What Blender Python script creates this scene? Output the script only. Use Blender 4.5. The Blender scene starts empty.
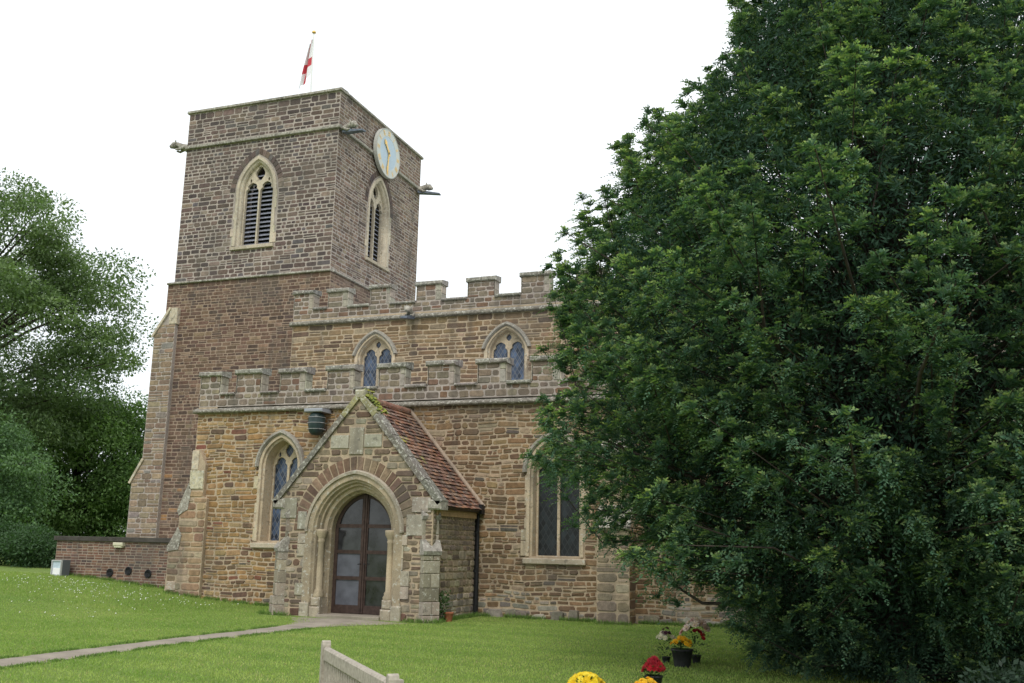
import bpy, math, random
import numpy as np
from mathutils import Vector, Matrix
from mathutils.geometry import tessellate_polygon
rad = math.radians
random.seed(11); rng = np.random.default_rng(11)
sc = bpy.context.scene
col = sc.collection

# ------------------------------------------------------------------ camera
cam_d = bpy.data.cameras.new('camera'); cam = bpy.data.objects.new('camera', cam_d); col.objects.link(cam)
sc.camera = cam
cam_d.sensor_width = 36.0; cam_d.lens = 36.0 * 984 / 1024; cam_d.clip_start = .05; cam_d.clip_end = 4000
a_, p_, r_ = rad(20.5), rad(11.8), rad(1.2)
Fw = Vector((-math.sin(a_)*math.cos(p_), math.cos(a_)*math.cos(p_), math.sin(p_)))
Rt = Vector((math.cos(a_), math.sin(a_), 0)); Up = Rt.cross(Fw)
Rt2 = Rt*math.cos(r_) + Up*math.sin(r_); Up2 = -Rt*math.sin(r_) + Up*math.cos(r_)
M = Matrix((( Rt2.x, Up2.x, -Fw.x, 0), (Rt2.y, Up2.y, -Fw.y, 0), (Rt2.z, Up2.z, -Fw.z, 1.6), (0, 0, 0, 1)))
cam.matrix_world = M

# ------------------------------------------------------------------ sky and sun (bright overcast day)
SUN_EL, SUN_AZ = rad(52), rad(165)          # azimuth clockwise from north (+Y)
w = bpy.data.worlds.new('World'); sc.world = w; w.use_nodes = True
nt = w.node_tree; nt.nodes.clear()
out = nt.nodes.new('ShaderNodeOutputWorld'); bg = nt.nodes.new('ShaderNodeBackground')
sky = nt.nodes.new('ShaderNodeTexSky'); sky.sky_type = 'NISHITA'; sky.sun_disc = False
sky.sun_elevation = SUN_EL; sky.sun_rotation = SUN_AZ
tc = nt.nodes.new('ShaderNodeTexCoord'); nz = nt.nodes.new('ShaderNodeTexNoise'); nz.inputs['Scale'].default_value = 1.6
nz.inputs['Detail'].default_value = 5
rmp = nt.nodes.new('ShaderNodeMapRange'); rmp.inputs[1].default_value = .3; rmp.inputs[2].default_value = .65
rmp.inputs[3].default_value = .80; rmp.inputs[4].default_value = .97
mix = nt.nodes.new('ShaderNodeMix'); mix.data_type = 'RGBA'
nt.links.new(tc.outputs['Generated'], nz.inputs['Vector']); nt.links.new(nz.outputs[0], rmp.inputs[0])
nt.links.new(rmp.outputs[0], mix.inputs[0]); nt.links.new(sky.outputs[0], mix.inputs[6])
mix.inputs[7].default_value = (11.4, 11.9, 12.3, 1)
nt.links.new(mix.outputs[2], bg.inputs[0]); bg.inputs[1].default_value = .10
nt.links.new(bg.outputs[0], out.inputs[0])
sun_d = bpy.data.lights.new('sun', 'SUN'); sun = bpy.data.objects.new('sun', sun_d); col.objects.link(sun)
sun_d.energy = 1.5; sun_d.angle = rad(22); sun_d.color = (1, .95, .87)
sv = Vector((math.sin(SUN_AZ)*math.cos(SUN_EL), math.cos(SUN_AZ)*math.cos(SUN_EL), math.sin(SUN_EL)))
sun.rotation_euler = sv.to_track_quat('Z', 'Y').to_euler(); sun.location = (0, 0, 40)
sc.view_settings.view_transform = 'Standard'; sc.view_settings.look = 'None'
sc.view_settings.exposure = 0.2; sc.view_settings.gamma = 1.0; sc.view_settings.use_curve_mapping = False

# ------------------------------------------------------------------ materials
def base_mat(name, rough=.9):
    m = bpy.data.materials.new(name); m.use_nodes = True
    nt = m.node_tree; b = nt.nodes['Principled BSDF']; b.inputs['Roughness'].default_value = rough
    b.inputs['Specular IOR Level'].default_value = .25
    return m, nt, b
def N(nt, t, **k):
    n = nt.nodes.new(t)
    for a, v in k.items(): setattr(n, a, v)
    return n
def noise(nt, scale, detail=4, rough=.55, vec=None):
    if vec is None:
        vec = N(nt, 'ShaderNodeTexCoord').outputs['Object']
    n = N(nt, 'ShaderNodeTexNoise'); n.inputs['Scale'].default_value = scale; n.inputs['Detail'].default_value = detail
    n.inputs['Roughness'].default_value = rough; nt.links.new(vec, n.inputs['Vector']); return n.outputs[0]
def maprange(nt, x, a, b, c, d):
    n = N(nt, 'ShaderNodeMapRange'); nt.links.new(x, n.inputs[0])
    for i, v in enumerate((a, b, c, d)): n.inputs[i+1].default_value = v
    return n.outputs[0]
def mixc(nt, fac, A, B, mode='MIX'):
    n = N(nt, 'ShaderNodeMix', data_type='RGBA', blend_type=mode)
    for s, v in ((0, fac), (6, A), (7, B)):
        if isinstance(v, bpy.types.NodeSocket): nt.links.new(v, n.inputs[s])
        else: n.inputs[s].default_value = v if s == 0 else (*v, 1)
    return n.outputs[2]
def bump(nt, b, h, strength=.4, dist=.02):
    n = N(nt, 'ShaderNodeBump'); n.inputs['Strength'].default_value = strength; n.inputs['Distance'].default_value = dist
    nt.links.new(h, n.inputs['Height']); nt.links.new(n.outputs[0], b.inputs['Normal'])
def attr(nt): return N(nt, 'ShaderNodeAttribute', attribute_name='Col').outputs['Color']
def grey(nt, x): 
    n = N(nt, 'ShaderNodeCombineColor'); 
    for i in range(3): nt.links.new(x, n.inputs[i])
    return n.outputs[0]

def m_stone(name, lichen=.0, bs=.5, lo=.72, hi=1.25, rough=.93, sc1=9, sc2=45):
    m, nt, b = base_mat(name, rough)
    n1 = noise(nt, sc1, 5); n2 = noise(nt, sc2, 4)
    c = mixc(nt, 1.0, attr(nt), (1.0, .975, .955), 'MULTIPLY')
    c = mixc(nt, 1.0, c, grey(nt, maprange(nt, n1, .3, .7, lo, hi)), 'MULTIPLY')
    c = mixc(nt, 1.0, c, grey(nt, maprange(nt, n2, .3, .7, .82, 1.18)), 'MULTIPLY')
    st = noise(nt, .55, 4, .6)                       # broad weather staining
    c = mixc(nt, maprange(nt, st, .50, .70, 0, .5), c, (.105, .095, .085))
    mp = N(nt, 'ShaderNodeMapping'); mp.inputs['Scale'].default_value = (2.6, 2.6, .32)
    nt.links.new(N(nt, 'ShaderNodeTexCoord').outputs['Object'], mp.inputs['Vector'])
    sk = noise(nt, 1.0, 4, .6, mp.outputs[0])        # rain streaks running down the stone
    c = mixc(nt, maprange(nt, sk, .54, .70, 0, .42), c, (.085, .078, .070))
    if lichen:
        l = noise(nt, 14, 3, .65)
        c = mixc(nt, maprange(nt, l, .62 - lichen*.1, .68 - lichen*.1, 0, .75), c, (.52, .51, .45))
        l2 = noise(nt, 5, 5, .7)
        c = mixc(nt, maprange(nt, l2, .56, .66, 0, .6), c, (.07, .065, .055))
    nt.links.new(c, b.inputs['Base Color'])
    bump(nt, b, n2, bs, .012)
    return m
STONE = m_stone('weathered_stone'); MORTAR = m_stone('mortar', bs=.3, lo=.85, hi=1.1)
COPING = m_stone('lichen_coping', lichen=.8); DRESSED = m_stone('dressed_limestone', bs=.25, lo=.8, hi=1.1, sc1=4)
JAMB = m_stone('dressed_limestone_lichen', lichen=.35, bs=.3, lo=.75, hi=1.12, sc1=5)
def m_plain(name, c, rough=.6, var=.2, scale=20, metal=0, bs=.15):
    m, nt, b = base_mat(name, rough)
    n = noise(nt, scale, 4)
    cc = mixc(nt, 1.0, c, grey(nt, maprange(nt, n, .3, .7, 1-var, 1+var)), 'MULTIPLY')
    nt.links.new(cc, b.inputs['Base Color']); b.inputs['Metallic'].default_value = metal
    if bs: bump(nt, b, n, bs, .005)
    return m
IRON = m_plain('black_cast_iron', (.018, .018, .02), .45)
LEAD = m_plain('lead_sheet', (.13, .15, .19), .55, .3, 6)
DARKIN = m_plain('dark_interior', (.02, .018, .016), .95)
LOUVRE = m_plain('grey_louvre_board', (.24, .25, .30), .8, .3, 15)
WOODBR = m_plain('brown_door_timber', (.050, .032, .026), .6, .35, 12)
TEAK = m_plain('weathered_teak', (.36, .32, .265), .85, .25, 30)
TANWOOD = m_plain('tan_eaves_board', (.42, .29, .16), .8, .2, 10)
WHITE = m_plain('white_paint', (.8, .8, .8), .5, .05)
GOLD = m_plain('gold_leaf', (.78, .52, .17), .35, .15, 20, .6)
ROOFLEAD = m_plain('roof_lead', (.25, .26, .28), .6, .2, 3)
TERRA = m_plain('terracotta', (.35, .13, .07), .85)
DKPOT = m_plain('dark_pot', (.03, .03, .032), .6)
LAMPBODY = m_plain('green_black_enamel', (.03, .05, .05), .35)
BARK = m_plain('bark', (.06, .048, .04), .95, .4, 8, bs=.6)
def m_col(name, rough=.7, transl=0.0):
    m, nt, b = base_mat(name, rough); nt.links.new(attr(nt), b.inputs['Base Color'])
    if transl:
        t = N(nt, 'ShaderNodeBsdfTranslucent'); mx = N(nt, 'ShaderNodeMixShader'); mx.inputs[0].default_value = transl
        o = nt.nodes['Material Output']; a = attr(nt)
        nt.links.new(mixc(nt, 1.0, a, (1.3, 1.5, .7), 'MULTIPLY'), t.inputs[0])
        nt.links.new(b.outputs[0], mx.inputs[1]); nt.links.new(t.outputs[0], mx.inputs[2]); nt.links.new(mx.outputs[0], o.inputs[0])
    return m
PAINT = m_col('coloured_surface', .7); LEAF = m_col('leaves', .55, .28); NEEDLE = m_col('yew_needles', .75, .24); NEEDLE.node_tree.nodes['Principled BSDF'].inputs['Specular IOR Level'].default_value = .08
BLADE = m_col('grass_blades', .7, .3); PETAL = m_col('petals', .6, .2)
TILE = m_stone('clay_tile', lichen=.1, bs=.3, lo=.75, hi=1.15)
BRICK = m_stone('brown_brick', bs=.3)
def m_glass(name, quad, base, lead, rough=.18):
    m, nt, b = base_mat(name, rough)
    tcn = N(nt, 'ShaderNodeTexCoord'); s = N(nt, 'ShaderNodeSeparateXYZ'); nt.links.new(tcn.outputs['Object'], s.inputs[0])
    def math_(op, a, bb=None):
        n = N(nt, 'ShaderNodeMath', operation=op)
        for i, v in enumerate((a, bb)):
            if v is None: continue
            if isinstance(v, bpy.types.NodeSocket): nt.links.new(v, n.inputs[i])
            else: n.inputs[i].default_value = v
        return n.outputs[0]
    x = math_('ADD', s.outputs[0], s.outputs[1]); z = s.outputs[2]
    if quad == 'diamond':
        u = math_('ADD', math_('MULTIPLY', x, 7.5), math_('MULTIPLY', z, 4.6)); v = math_('SUBTRACT', math_('MULTIPLY', x, 7.5), math_('MULTIPLY', z, 4.6))
    else:
        u = math_('MULTIPLY', x, 6.0); v = math_('MULTIPLY', z, 3.6)
    lines = None
    for q in (u, v):
        f = math_('ABSOLUTE', math_('SUBTRACT', math_('FRACT', q), .5))
        l = math_('GREATER_THAN', f, .435)
        lines = l if lines is None else math_('MAXIMUM', lines, l)
    fu = math_('FLOOR', u); fv = math_('FLOOR', v)
    cx = N(nt, 'ShaderNodeCombineXYZ'); nt.links.new(fu, cx.inputs[0]); nt.links.new(fv, cx.inputs[1])
    wn = N(nt, 'ShaderNodeTexWhiteNoise'); nt.links.new(cx.outputs[0], wn.inputs[0])
    c = mixc(nt, wn.outputs[0], tuple(q*.6 for q in base), tuple(q*3.0 for q in base))
    c = mixc(nt, maprange(nt, noise(nt, 5, 4, .6), .4, .65, 0, .6), c, tuple(q*.5 for q in base))
    c = mixc(nt, lines, c, lead)
    nt.links.new(c, b.inputs['Base Color'])
    b.inputs['Specular IOR Level'].default_value = .35
    # every pane tilts a little, so each catches the sky on its own
    bp = N(nt, 'ShaderNodeBump'); bp.inputs['Strength'].default_value = .6; bp.inputs['Distance'].default_value = .02
    nt.links.new(wn.outputs[0], bp.inputs['Height']); nt.links.new(bp.outputs[0], b.inputs['Normal'])
    return m
LEADED = m_glass('leaded_glass', 'diamond', (.03, .045, .075), (.14, .15, .17))
STAINED = m_glass('stained_glass', 'diamond', (.008, .011, .013), (.03, .033, .036), .4)
DGLASS, _nt, _b = base_mat('door_glass', .12); _b.inputs['Specular IOR Level'].default_value = .6
_c = mixc(_nt, maprange(_nt, noise(_nt, 3, 3), .4, .6, 0, 1), (.012, .012, .013), (.035, .036, .04)); _nt.links.new(_c, _b.inputs['Base Color'])
FROST = m_plain('frosted_glass', (.10, .105, .125), .35, .25, 4)
m, nt, b = base_mat('lawn', .95); GRASSM = m
n1 = noise(nt, .35, 5, .6); n2 = noise(nt, 9, 5, .7); n3 = noise(nt, 60, 3, .7)
c = mixc(nt, maprange(nt, n1, .35, .68, 0, 1), (.135, .22, .042), (.21, .28, .07))
c = mixc(nt, maprange(nt, n2, .5, .75, 0, .55), c, (.22, .22, .07))
c = mixc(nt, 1.0, c, grey(nt, maprange(nt, n3, .3, .7, .6, 1.35)), 'MULTIPLY')
nt.links.new(c, b.inputs['Base Color']); bump(nt, b, n3, .8, .03)
m, nt, b = base_mat('gravel_path', .95); PATHM = m
n1 = noise(nt, 2.5, 5, .6); n2 = noise(nt, 70, 3, .7)
c = mixc(nt, maprange(nt, n1, .35, .65, 0, 1), (.26, .225, .18), (.38, .33, .265))
c = mixc(nt, maprange(nt, n2, .3, .7, 0, .5), c, (.16, .14, .12)); nt.links.new(c, b.inputs['Base Color']); bump(nt, b, n2, .5, .01)

# ------------------------------------------------------------------ helpers
def add_obj(name, data, parent=None):
    o = bpy.data.objects.new(name, data); col.objects.link(o)
    if parent is not None: o.parent = parent
    return o
def tag(o, label=None, cat=None, group=None, kind=None):
    if label: o['label'] = label
    if cat: o['category'] = cat
    if group: o['group'] = group
    if kind: o['kind'] = kind
    return o
def empty(name, loc, label, cat, group=None):
    o = add_obj(name, None); o.location = loc; o.empty_display_size = .3
    return tag(o, label, cat, group)
class MB:
    def __init__(s): s.v = []; s.f = []; s.m = []; s.c = []; s.sm = []
    def add(s, vs, fs, mat=0, c=(.5, .5, .5), smooth=False):
        n = len(s.v); s.v.extend([tuple(q) for q in vs])
        for f in fs:
            s.f.append([n+i for i in f]); s.m.append(mat); s.c.append(c); s.sm.append(smooth)
    def build(s, name, mats, parent=None, loc=None):
        me = bpy.data.meshes.new(name)
        L = Vector((0, 0, 0))
        if parent is not None and parent.parent is None and parent.type == 'EMPTY': L = Vector(parent.location)
        elif parent is not None: L = Vector(parent['_o'])
        if loc is not None and parent is None: L = Vector(loc)
        me.from_pydata([(x-L.x, y-L.y, z-L.z) for x, y, z in s.v], [], s.f)
        for mt in (mats if isinstance(mats, (list, tuple)) else [mats]): me.materials.append(mt)
        me.polygons.foreach_set('material_index', s.m); me.polygons.foreach_set('use_smooth', s.sm)
        ca = me.color_attributes.new('Col', 'FLOAT_COLOR', 'CORNER')
        arr = []
        for f, c in zip(s.f, s.c): arr.extend((c[0], c[1], c[2], 1.0) * len(f))
        ca.data.foreach_set('color', arr); me.update()
        o = add_obj(name, me, parent)
        if parent is None and loc is not None: o.location = loc
        o['_o'] = list(L)
        return o
class Fr:
    """wall frame: u along the wall, v up, w outwards"""
    def __init__(s, o, u, w=None, v=(0, 0, 1)):
        s.o = Vector(o); s.u = Vector(u).normalized(); s.v = Vector(v); s.w = s.u.cross(s.v).normalized() if w is None else Vector(w)
    def p(s, u, v, w=0): return s.o + s.u*u + s.v*v + s.w*w
def box(mb, fr, u0, u1, v0, v1, w0, w1, mat=0, c=(.5, .5, .5), bev=0.0, slope=0.0):
    """slope: lowers the outer (w1) top edge"""
    P = fr.p
    if bev <= 0:
        vs = [P(u0, v0, w0), P(u1, v0, w0), P(u1, v1, w0), P(u0, v1, w0), P(u0, v0, w1), P(u1, v0, w1), P(u1, v1-slope, w1), P(u0, v1-slope, w1)]
        mb.add(vs, [(4, 5, 6, 7), (1, 0, 3, 2), (0, 4, 7, 3), (5, 1, 2, 6), (7, 6, 2, 3), (0, 1, 5, 4)], mat, c)
    else:
        b = bev
        vs = []
        for (ww, ins) in ((w0, 0), (w1-b, 0), (w1, b)):
            s2 = slope if ww > w0 else 0
            vs += [P(u0+ins, v0+ins, ww), P(u1-ins, v0+ins, ww), P(u1-ins, v1-ins-s2, ww), P(u0+ins, v1-ins-s2, ww)]
        fs = [(8, 9, 10, 11), (3, 2, 1, 0)]
        for k in (0, 4):
            for i in range(4):
                j = (i+1) % 4; fs.append((k+i, k+j, k+4+j, k+4+i))
        mb.add(vs, fs, mat, c)
def plate(mb, fr, outer, holes, w0, w1, mat=0, c=(.5, .5, .5), back=True, sides=True):
    loops = [outer] + list(holes)
    pl = [[Vector((u, v, 0)) for u, v in L] for L in loops]
    tri = tessellate_polygon(pl)
    flat = [q for L in loops for q in L]
    def orient(t):
        (a, b), (c2, d), (e, f) = (flat[i] for i in t)
        return (c2-a)*(f-b) - (d-b)*(e-a) > 0
    front = [t if orient(t) else (t[0], t[2], t[1]) for t in tri]
    mb.add([fr.p(u, v, w1) for u, v in flat], front, mat, c)
    if back: mb.add([fr.p(u, v, w0) for u, v in flat], [t[::-1] for t in front], mat, c)
    if sides:
        for k, L in enumerate(loops):
            if sides == 'holes' and k == 0: continue
            n = len(L)
            area = sum(L[i][0]*L[(i+1) % n][1] - L[(i+1) % n][0]*L[i][1] for i in range(n))
            ccw = area > 0
            if k > 0: ccw = not ccw
            vs = [fr.p(u, v, w0) for u, v in L] + [fr.p(u, v, w1) for u, v in L]
            fs = [(i, (i+1) % n, n+(i+1) % n, n+i) if ccw else ((i+1) % n, i, n+i, n+(i+1) % n) for i in range(n)]
            mb.add(vs, fs, mat, c)
def archP(a, h):
    """radius, centre offset, centre drop; h is the rise, or (offset, drop) for a depressed pointed arch"""
    if isinstance(h, tuple): return math.hypot(a+h[0], h[1]), h[0], h[1]
    R = (a*a + h*h)/(2*a); return R, R-a, 0.0
def arch_h(a, h):
    R, cc, e = archP(a, h); return math.sqrt(R*R-cc*cc)-e
def arch_path(uc, v0, vs, a, h, o=0, n=12, arc_only=False):
    R, cc, e = archP(a, h); Ro = R + o
    t0 = math.asin(e/Ro); t1 = math.acos(max(-1, min(1, cc/Ro)))
    right = [(uc - cc + Ro*math.cos(t0+(t1-t0)*i/n), vs - e + Ro*math.sin(t0+(t1-t0)*i/n)) for i in range(n+1)]
    left = [(2*uc - x, y) for x, y in right]
    pts = left + right[::-1][1:]
    if not arc_only: pts = [(left[0][0], v0)] + pts + [(right[0][0], v0)]
    return pts
def arch_hw(v, v0, vs, a, h, o=0):
    R, cc, e = archP(a, h); Ro = R+o
    if v < v0: return 0
    if v <= vs: return math.sqrt(Ro*Ro-e*e)-cc
    t = Ro*Ro - (v-vs+e)**2
    return max(0, math.sqrt(t) - cc) if t > 0 else 0
def loft(mb, fr, path_fn, prof, mat=0, c=(.5, .5, .5), caps=False):
    rows = [[fr.p(u, v, ww) for u, v in path_fn(o)] for o, ww in prof]
    n = len(rows[0])
    for k in range(len(rows)-1):
        vs = rows[k] + rows[k+1]
        mb.add(vs, [(i, i+1, n+i+1, n+i) for i in range(n-1)], mat, c)
    if caps:
        for e in (0, -1): mb.add([r[e] for r in rows], [tuple(range(len(rows)))], mat, c)
def tube(mb, pts, rads, n=8, mat=0, c=(.5, .5, .5), smooth=True, caps=True):
    pts = [Vector(p) for p in pts]
    if not isinstance(rads, (list, tuple)): rads = [rads]*len(pts)
    vs = []
    for i, p in enumerate(pts):
        d = (pts[min(i+1, len(pts)-1)] - pts[max(i-1, 0)]).normalized()
        a = d.orthogonal().normalized() if abs(d.z) < .95 else Vector((1, 0, 0)); a = (a - d*a.dot(d)).normalized(); b2 = d.cross(a)
        for k in range(n):
            t = 2*math.pi*k/n; vs.append(p + (a*math.cos(t) + b2*math.sin(t))*rads[i])
    fs = [(i*n+k, i*n+(k+1) % n, (i+1)*n+(k+1) % n, (i+1)*n+k) for i in range(len(pts)-1) for k in range(n)]
    mb.add(vs, fs, mat, c, smooth)
    if caps: mb.add(vs[:n], [tuple(range(n))[::-1]], mat, c); mb.add(vs[-n:], [tuple(range(n))], mat, c)
def lathe(mb, o, prof, n=16, mat=0, c=(.5, .5, .5), ax=None):
    o = Vector(o); ax = Vector(ax).normalized() if ax else Vector((0, 0, 1))
    a = ax.orthogonal().normalized(); b2 = ax.cross(a)
    vs = [o + ax*z + (a*math.cos(2*math.pi*k/n) + b2*math.sin(2*math.pi*k/n))*r for r, z in prof for k in range(n)]
    fs = [(i*n+k, i*n+(k+1) % n, (i+1)*n+(k+1) % n, (i+1)*n+k) for i in range(len(prof)-1) for k in range(n)]
    mb.add(vs, fs, mat, c, True)
def vary(c, s=.12, h=.04):
    k = 1 + random.uniform(-s, s)
    return tuple(max(.005, x*k*(1+random.uniform(-h, h))) for x in c)
def pick(pal):
    t = random.random()*sum(p[0] for p in pal)
    for wgt, c in pal:
        t -= wgt
        if t <= 0: return vary(c, .16, .05)
    return pal[-1][1]
WARP = [0.0]
def warp(x, y): return y + WARP[0]*(math.sin(2.1*x+3*y)+.6*math.sin(5.3*x+1.7*y+1))
def stone(mb, fr, u0, u1, v0, v1, pr, c, jit=.01, octo=True, mat=0, w0=0.0):
    L, H = u1-u0, v1-v0
    j = lambda: random.uniform(-jit, jit)
    if octo:
        k = min(L, H)*random.uniform(.12, .3)
        q = [(u0+k*.9, v0), (u1-k, v0), (u1, v0+k*.7), (u1, v1-k), (u1-k*.9, v1), (u0+k, v1), (u0, v1-k*.8), (u0, v0+k)]
    else:
        q = [(u0, v0), (u1, v0), (u1, v1), (u0, v1)]
    q = [(x+j(), warp(x, y)+j()*.7) for x, y in q]
    cu = (u0+u1)/2; cv = warp(cu, (v0+v1)/2)
    e = min(.014, H*.12)
    n = len(q)
    vs = [fr.p(x, y, w0-.004) for x, y in q]
    vs += [fr.p(x + (e if x < cu else -e), y + (e if y < cv else -e), w0+pr) for x, y in q]
    fs = [tuple(range(n, 2*n))] + [(i, (i+1) % n, n+(i+1) % n, n+i) for i in range(n)]
    mb.add(vs, fs, mat, c)
def rubble(mb, fr, v0, v1, bounds, pal, hr=(.1, .2), lr=(.18, .45), gap=.018, pr=(.008, .022), octo=True, jit=.012, mat=0, w0=0.0, split=.15):
    v = v0
    while v < v1 - .04:
        h = random.uniform(*hr)
        if v1 - (v+h) < hr[0]*.7: h = v1 - v
        for (ua, ub) in bounds(v + h*.5):
            u = ua
            while u < ub - .03:
                l = random.uniform(*lr)*(1.25 if h > sum(hr)/2 else .85)
                if ub - (u+l) < lr[0]*.7: l = ub - u
                cc = (lambda: pal(u, v)) if callable(pal) else (lambda: pick(pal))
                g = gap*random.uniform(.7, 1.4)
                if h > hr[0]*1.35 and random.random() < split:
                    hm = h*random.uniform(.4, .6)
                    stone(mb, fr, u+g/2, u+l-g/2, v+g/2, v+hm-g/2, random.uniform(*pr), cc(), jit, octo, mat, w0)
                    stone(mb, fr, u+g/2, u+l-g/2, v+hm+g/2, v+h-g/2, random.uniform(*pr), cc(), jit, octo, mat, w0)
                else:
                    dv = random.uniform(-.006, .006)
                    stone(mb, fr, u+g/2, u+l-g/2, v+g/2+dv, v+h-g/2+dv, random.uniform(*pr), cc(), jit, octo, mat, w0)
                u += l
        v += h
def cut(iv, a, b):
    o = []
    for (x, y) in iv:
        if b <= x or a >= y: o.append((x, y))
        else:
            if a - x > .05: o.append((x, a))
            if y - b > .05: o.append((b, y))
    return o
def voussoirs(mb, fr, uc, vs_, a, h, o1, o2, n, pal, pr=.02, mat=0, w0=0, gap=.012):
    R, cc, _e = archP(a, h)
    for side in (1, -1):
        tm1 = math.acos(cc/(R+o1)); tm2 = math.acos(cc/(R+o2))
        for i in range(n):
            t0, t1 = i/n, (i+1)/n; g = gap/(R+o1)/2
            q = []
            for (ro, tm) in ((R+o1, tm1), (R+o2, tm2)):
                for t in (t0, t1):
                    th = tm*t + (g if t == t0 else -g)
                    q.append((uc + side*(-cc + ro*math.cos(th)), vs_ + ro*math.sin(th)))
            q = [q[0], q[2], q[3], q[1]]
            if side < 0: q = q[::-1]
            z = [fr.p(x, y, w0-.004) for x, y in q]
            cu = sum(x for x, y in q)/4; cv = sum(y for x, y in q)/4
            z += [fr.p(x+(cu-x)*.06, y+(cv-y)*.06, w0+pr*random.uniform(.6, 1.2)) for x, y in q]
            mb.add(z, [(4, 5, 6, 7)] + [(k, (k+1) % 4, 4+(k+1) % 4, 4+k) for k in range(4)], mat, pick(pal))
def np_leaves(name, mat, pos, d, nrm, L, W, C, parent=None, loc=(0, 0, 0), origin=None):
    n = len(pos)
    d = d/np.linalg.norm(d, axis=1, keepdims=True)
    side = np.cross(d, nrm); side /= (np.linalg.norm(side, axis=1, keepdims=True)+1e-9)
    L = L.reshape(-1, 1); W = W.reshape(-1, 1)
    up = np.cross(side, d)
    v = np.stack([pos, pos + d*L*.45 + side*W*.5 - up*L*.06, pos + d*L, pos + d*L*.45 - side*W*.5 - up*L*.06], 1).reshape(-1, 3)
    og = np.array(origin if origin is not None else (0, 0, 0)); v = v - og
    me = bpy.data.meshes.new(name)
    me.vertices.add(4*n); me.vertices.foreach_set('co', v.ravel())
    me.loops.add(4*n); me.loops.foreach_set('vertex_index', np.arange(4*n, dtype=np.int32))
    me.polygons.add(n); me.polygons.foreach_set('loop_start', np.arange(0, 4*n, 4, dtype=np.int32))
    try: me.polygons.foreach_set('loop_total', np.full(n, 4, dtype=np.int32))
    except Exception: pass
    me.materials.append(mat)
    ca = me.color_attributes.new('Col', 'FLOAT_COLOR', 'CORNER')
    cc = np.concatenate([C, np.ones((n, 1))], 1); ca.data.foreach_set('color', np.repeat(cc, 4, axis=0).ravel())
    me.update(); me.validate()
    return add_obj(name, me, parent)
def sstep(t): t = max(0., min(1., t)); return t*t*(3-2*t)
def gz(x, y):
    z = .55*sstep((-x-14.5)/8)*sstep((y-9)/12)
    if x < -22: z += .25*sstep((-x-22)/20)*sstep((y-9)/12)
    return z + .012*math.sin(x*.9+1)*math.cos(y*.7)
UU = (1, 0, 0)
SOUTH = lambda y: Fr((0, y, 0), (1, 0, 0))
EAST = lambda x: Fr((x, 0, 0), (0, 1, 0))

# ------------------------------------------------------------------ ground and path
def axis_pts(fine0, fine1, step, far):
    a = list(np.arange(fine0, fine1+1e-6, step)); s = step*2; x = a[-1]; hi = []
    while x < far: x += s; s *= 1.5; hi.append(x)
    s = step*2; x = a[0]; lo = []
    while x > -far: x -= s; s *= 1.5; lo.append(x)
    return lo[::-1] + a + hi
xs = axis_pts(-34, 10, .5, 900); ys = axis_pts(2, 34, .5, 900)
mb = MB(); nx = len(xs)
mb.add([(x, y, gz(x, y)) for y in ys for x in xs], [(j*nx+i, j*nx+i+1, (j+1)*nx+i+1, (j+1)*nx+i) for j in range(len(ys)-1) for i in range(nx-1)], 0, (.1, .2, .03), True)
tag(mb.build('ground', GRASSM), kind='structure')
mb = MB()
P = []
yy = np.arange(-6, 19.3, .12)
for i, y in enumerate(yy):
    fl = .0 if y < 17.2 else (y-17.2)**1.5*.42
    l = -11.09 - fl + .03*math.sin(y*2.1)+.02*math.sin(y*5.3) + random.uniform(-.03, .03); r = -10.37 + fl*.9 + .035*math.sin(y*1.7+1)+.02*math.sin(y*6.1) + random.uniform(-.03, .03)
    P += [(l, y, gz(l, y)+.006), ((l+r)/2, y, gz(l, y)+.03), (r, y, gz(r, y)+.006)]
mb.add(P, [(3*i+k, 3*i+k+1, 3*i+k+4, 3*i+k+3) for i in range(len(yy)-1) for k in (0, 1)], 0, (.3, .27, .24), True)
tag(mb.build('path', PATHM), kind='structure')

# ------------------------------------------------------------------ palettes
P_TLOW = [(5, (.130, .083, .064)), (3, (.165, .108, .08)), (2.4, (.090, .063, .054)), (1, (.22, .155, .11))]
P_TUP = [(5, (.120, .088, .078)), (3, (.165, .125, .107)), (3, (.083, .065, .064)), (1, (.24, .19, .16)), (.8, (.12, .108, .112))]
P_EAST = [(5, (.185, .13, .098)), (3, (.235, .175, .13)), (2, (.12, .088, .073)), (1, (.29, .23, .175))]
P_CL = [(5, (.20, .138, .082)), (3, (.25, .178, .108)), (2.5, (.125, .088, .066)), (1.5, (.28, .22, .155))]
P_PAR = [(4, (.20, .165, .125)), (3, (.165, .14, .115)), (2, (.25, .205, .15)), (1.5, (.19, .12, .085))]
P_GREY = [(3, (.33, .30, .25)), (2, (.25, .23, .20)), (2, (.19, .17, .15)), (1, (.42, .38, .31))]
P_PORCH = [(3, (.205, .158, .112)), (3.5, (.145, .108, .082)), (2, (.27, .235, .18)), (1, (.36, .32, .25)), (1.5, (.135, .082, .06))]
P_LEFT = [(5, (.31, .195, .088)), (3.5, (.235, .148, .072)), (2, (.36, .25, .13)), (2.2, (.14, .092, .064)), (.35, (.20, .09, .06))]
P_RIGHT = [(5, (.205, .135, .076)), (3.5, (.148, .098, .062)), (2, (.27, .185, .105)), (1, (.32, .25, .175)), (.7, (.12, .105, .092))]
PALE = (.50, .44, .34); CREAM = (.56, .47, .34); GREYST = (.34, .32, .28)
MORT = (.44, .355, .255); MORT_D = (.30, .23, .18); MORT_G = (.40, .355, .325)

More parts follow.
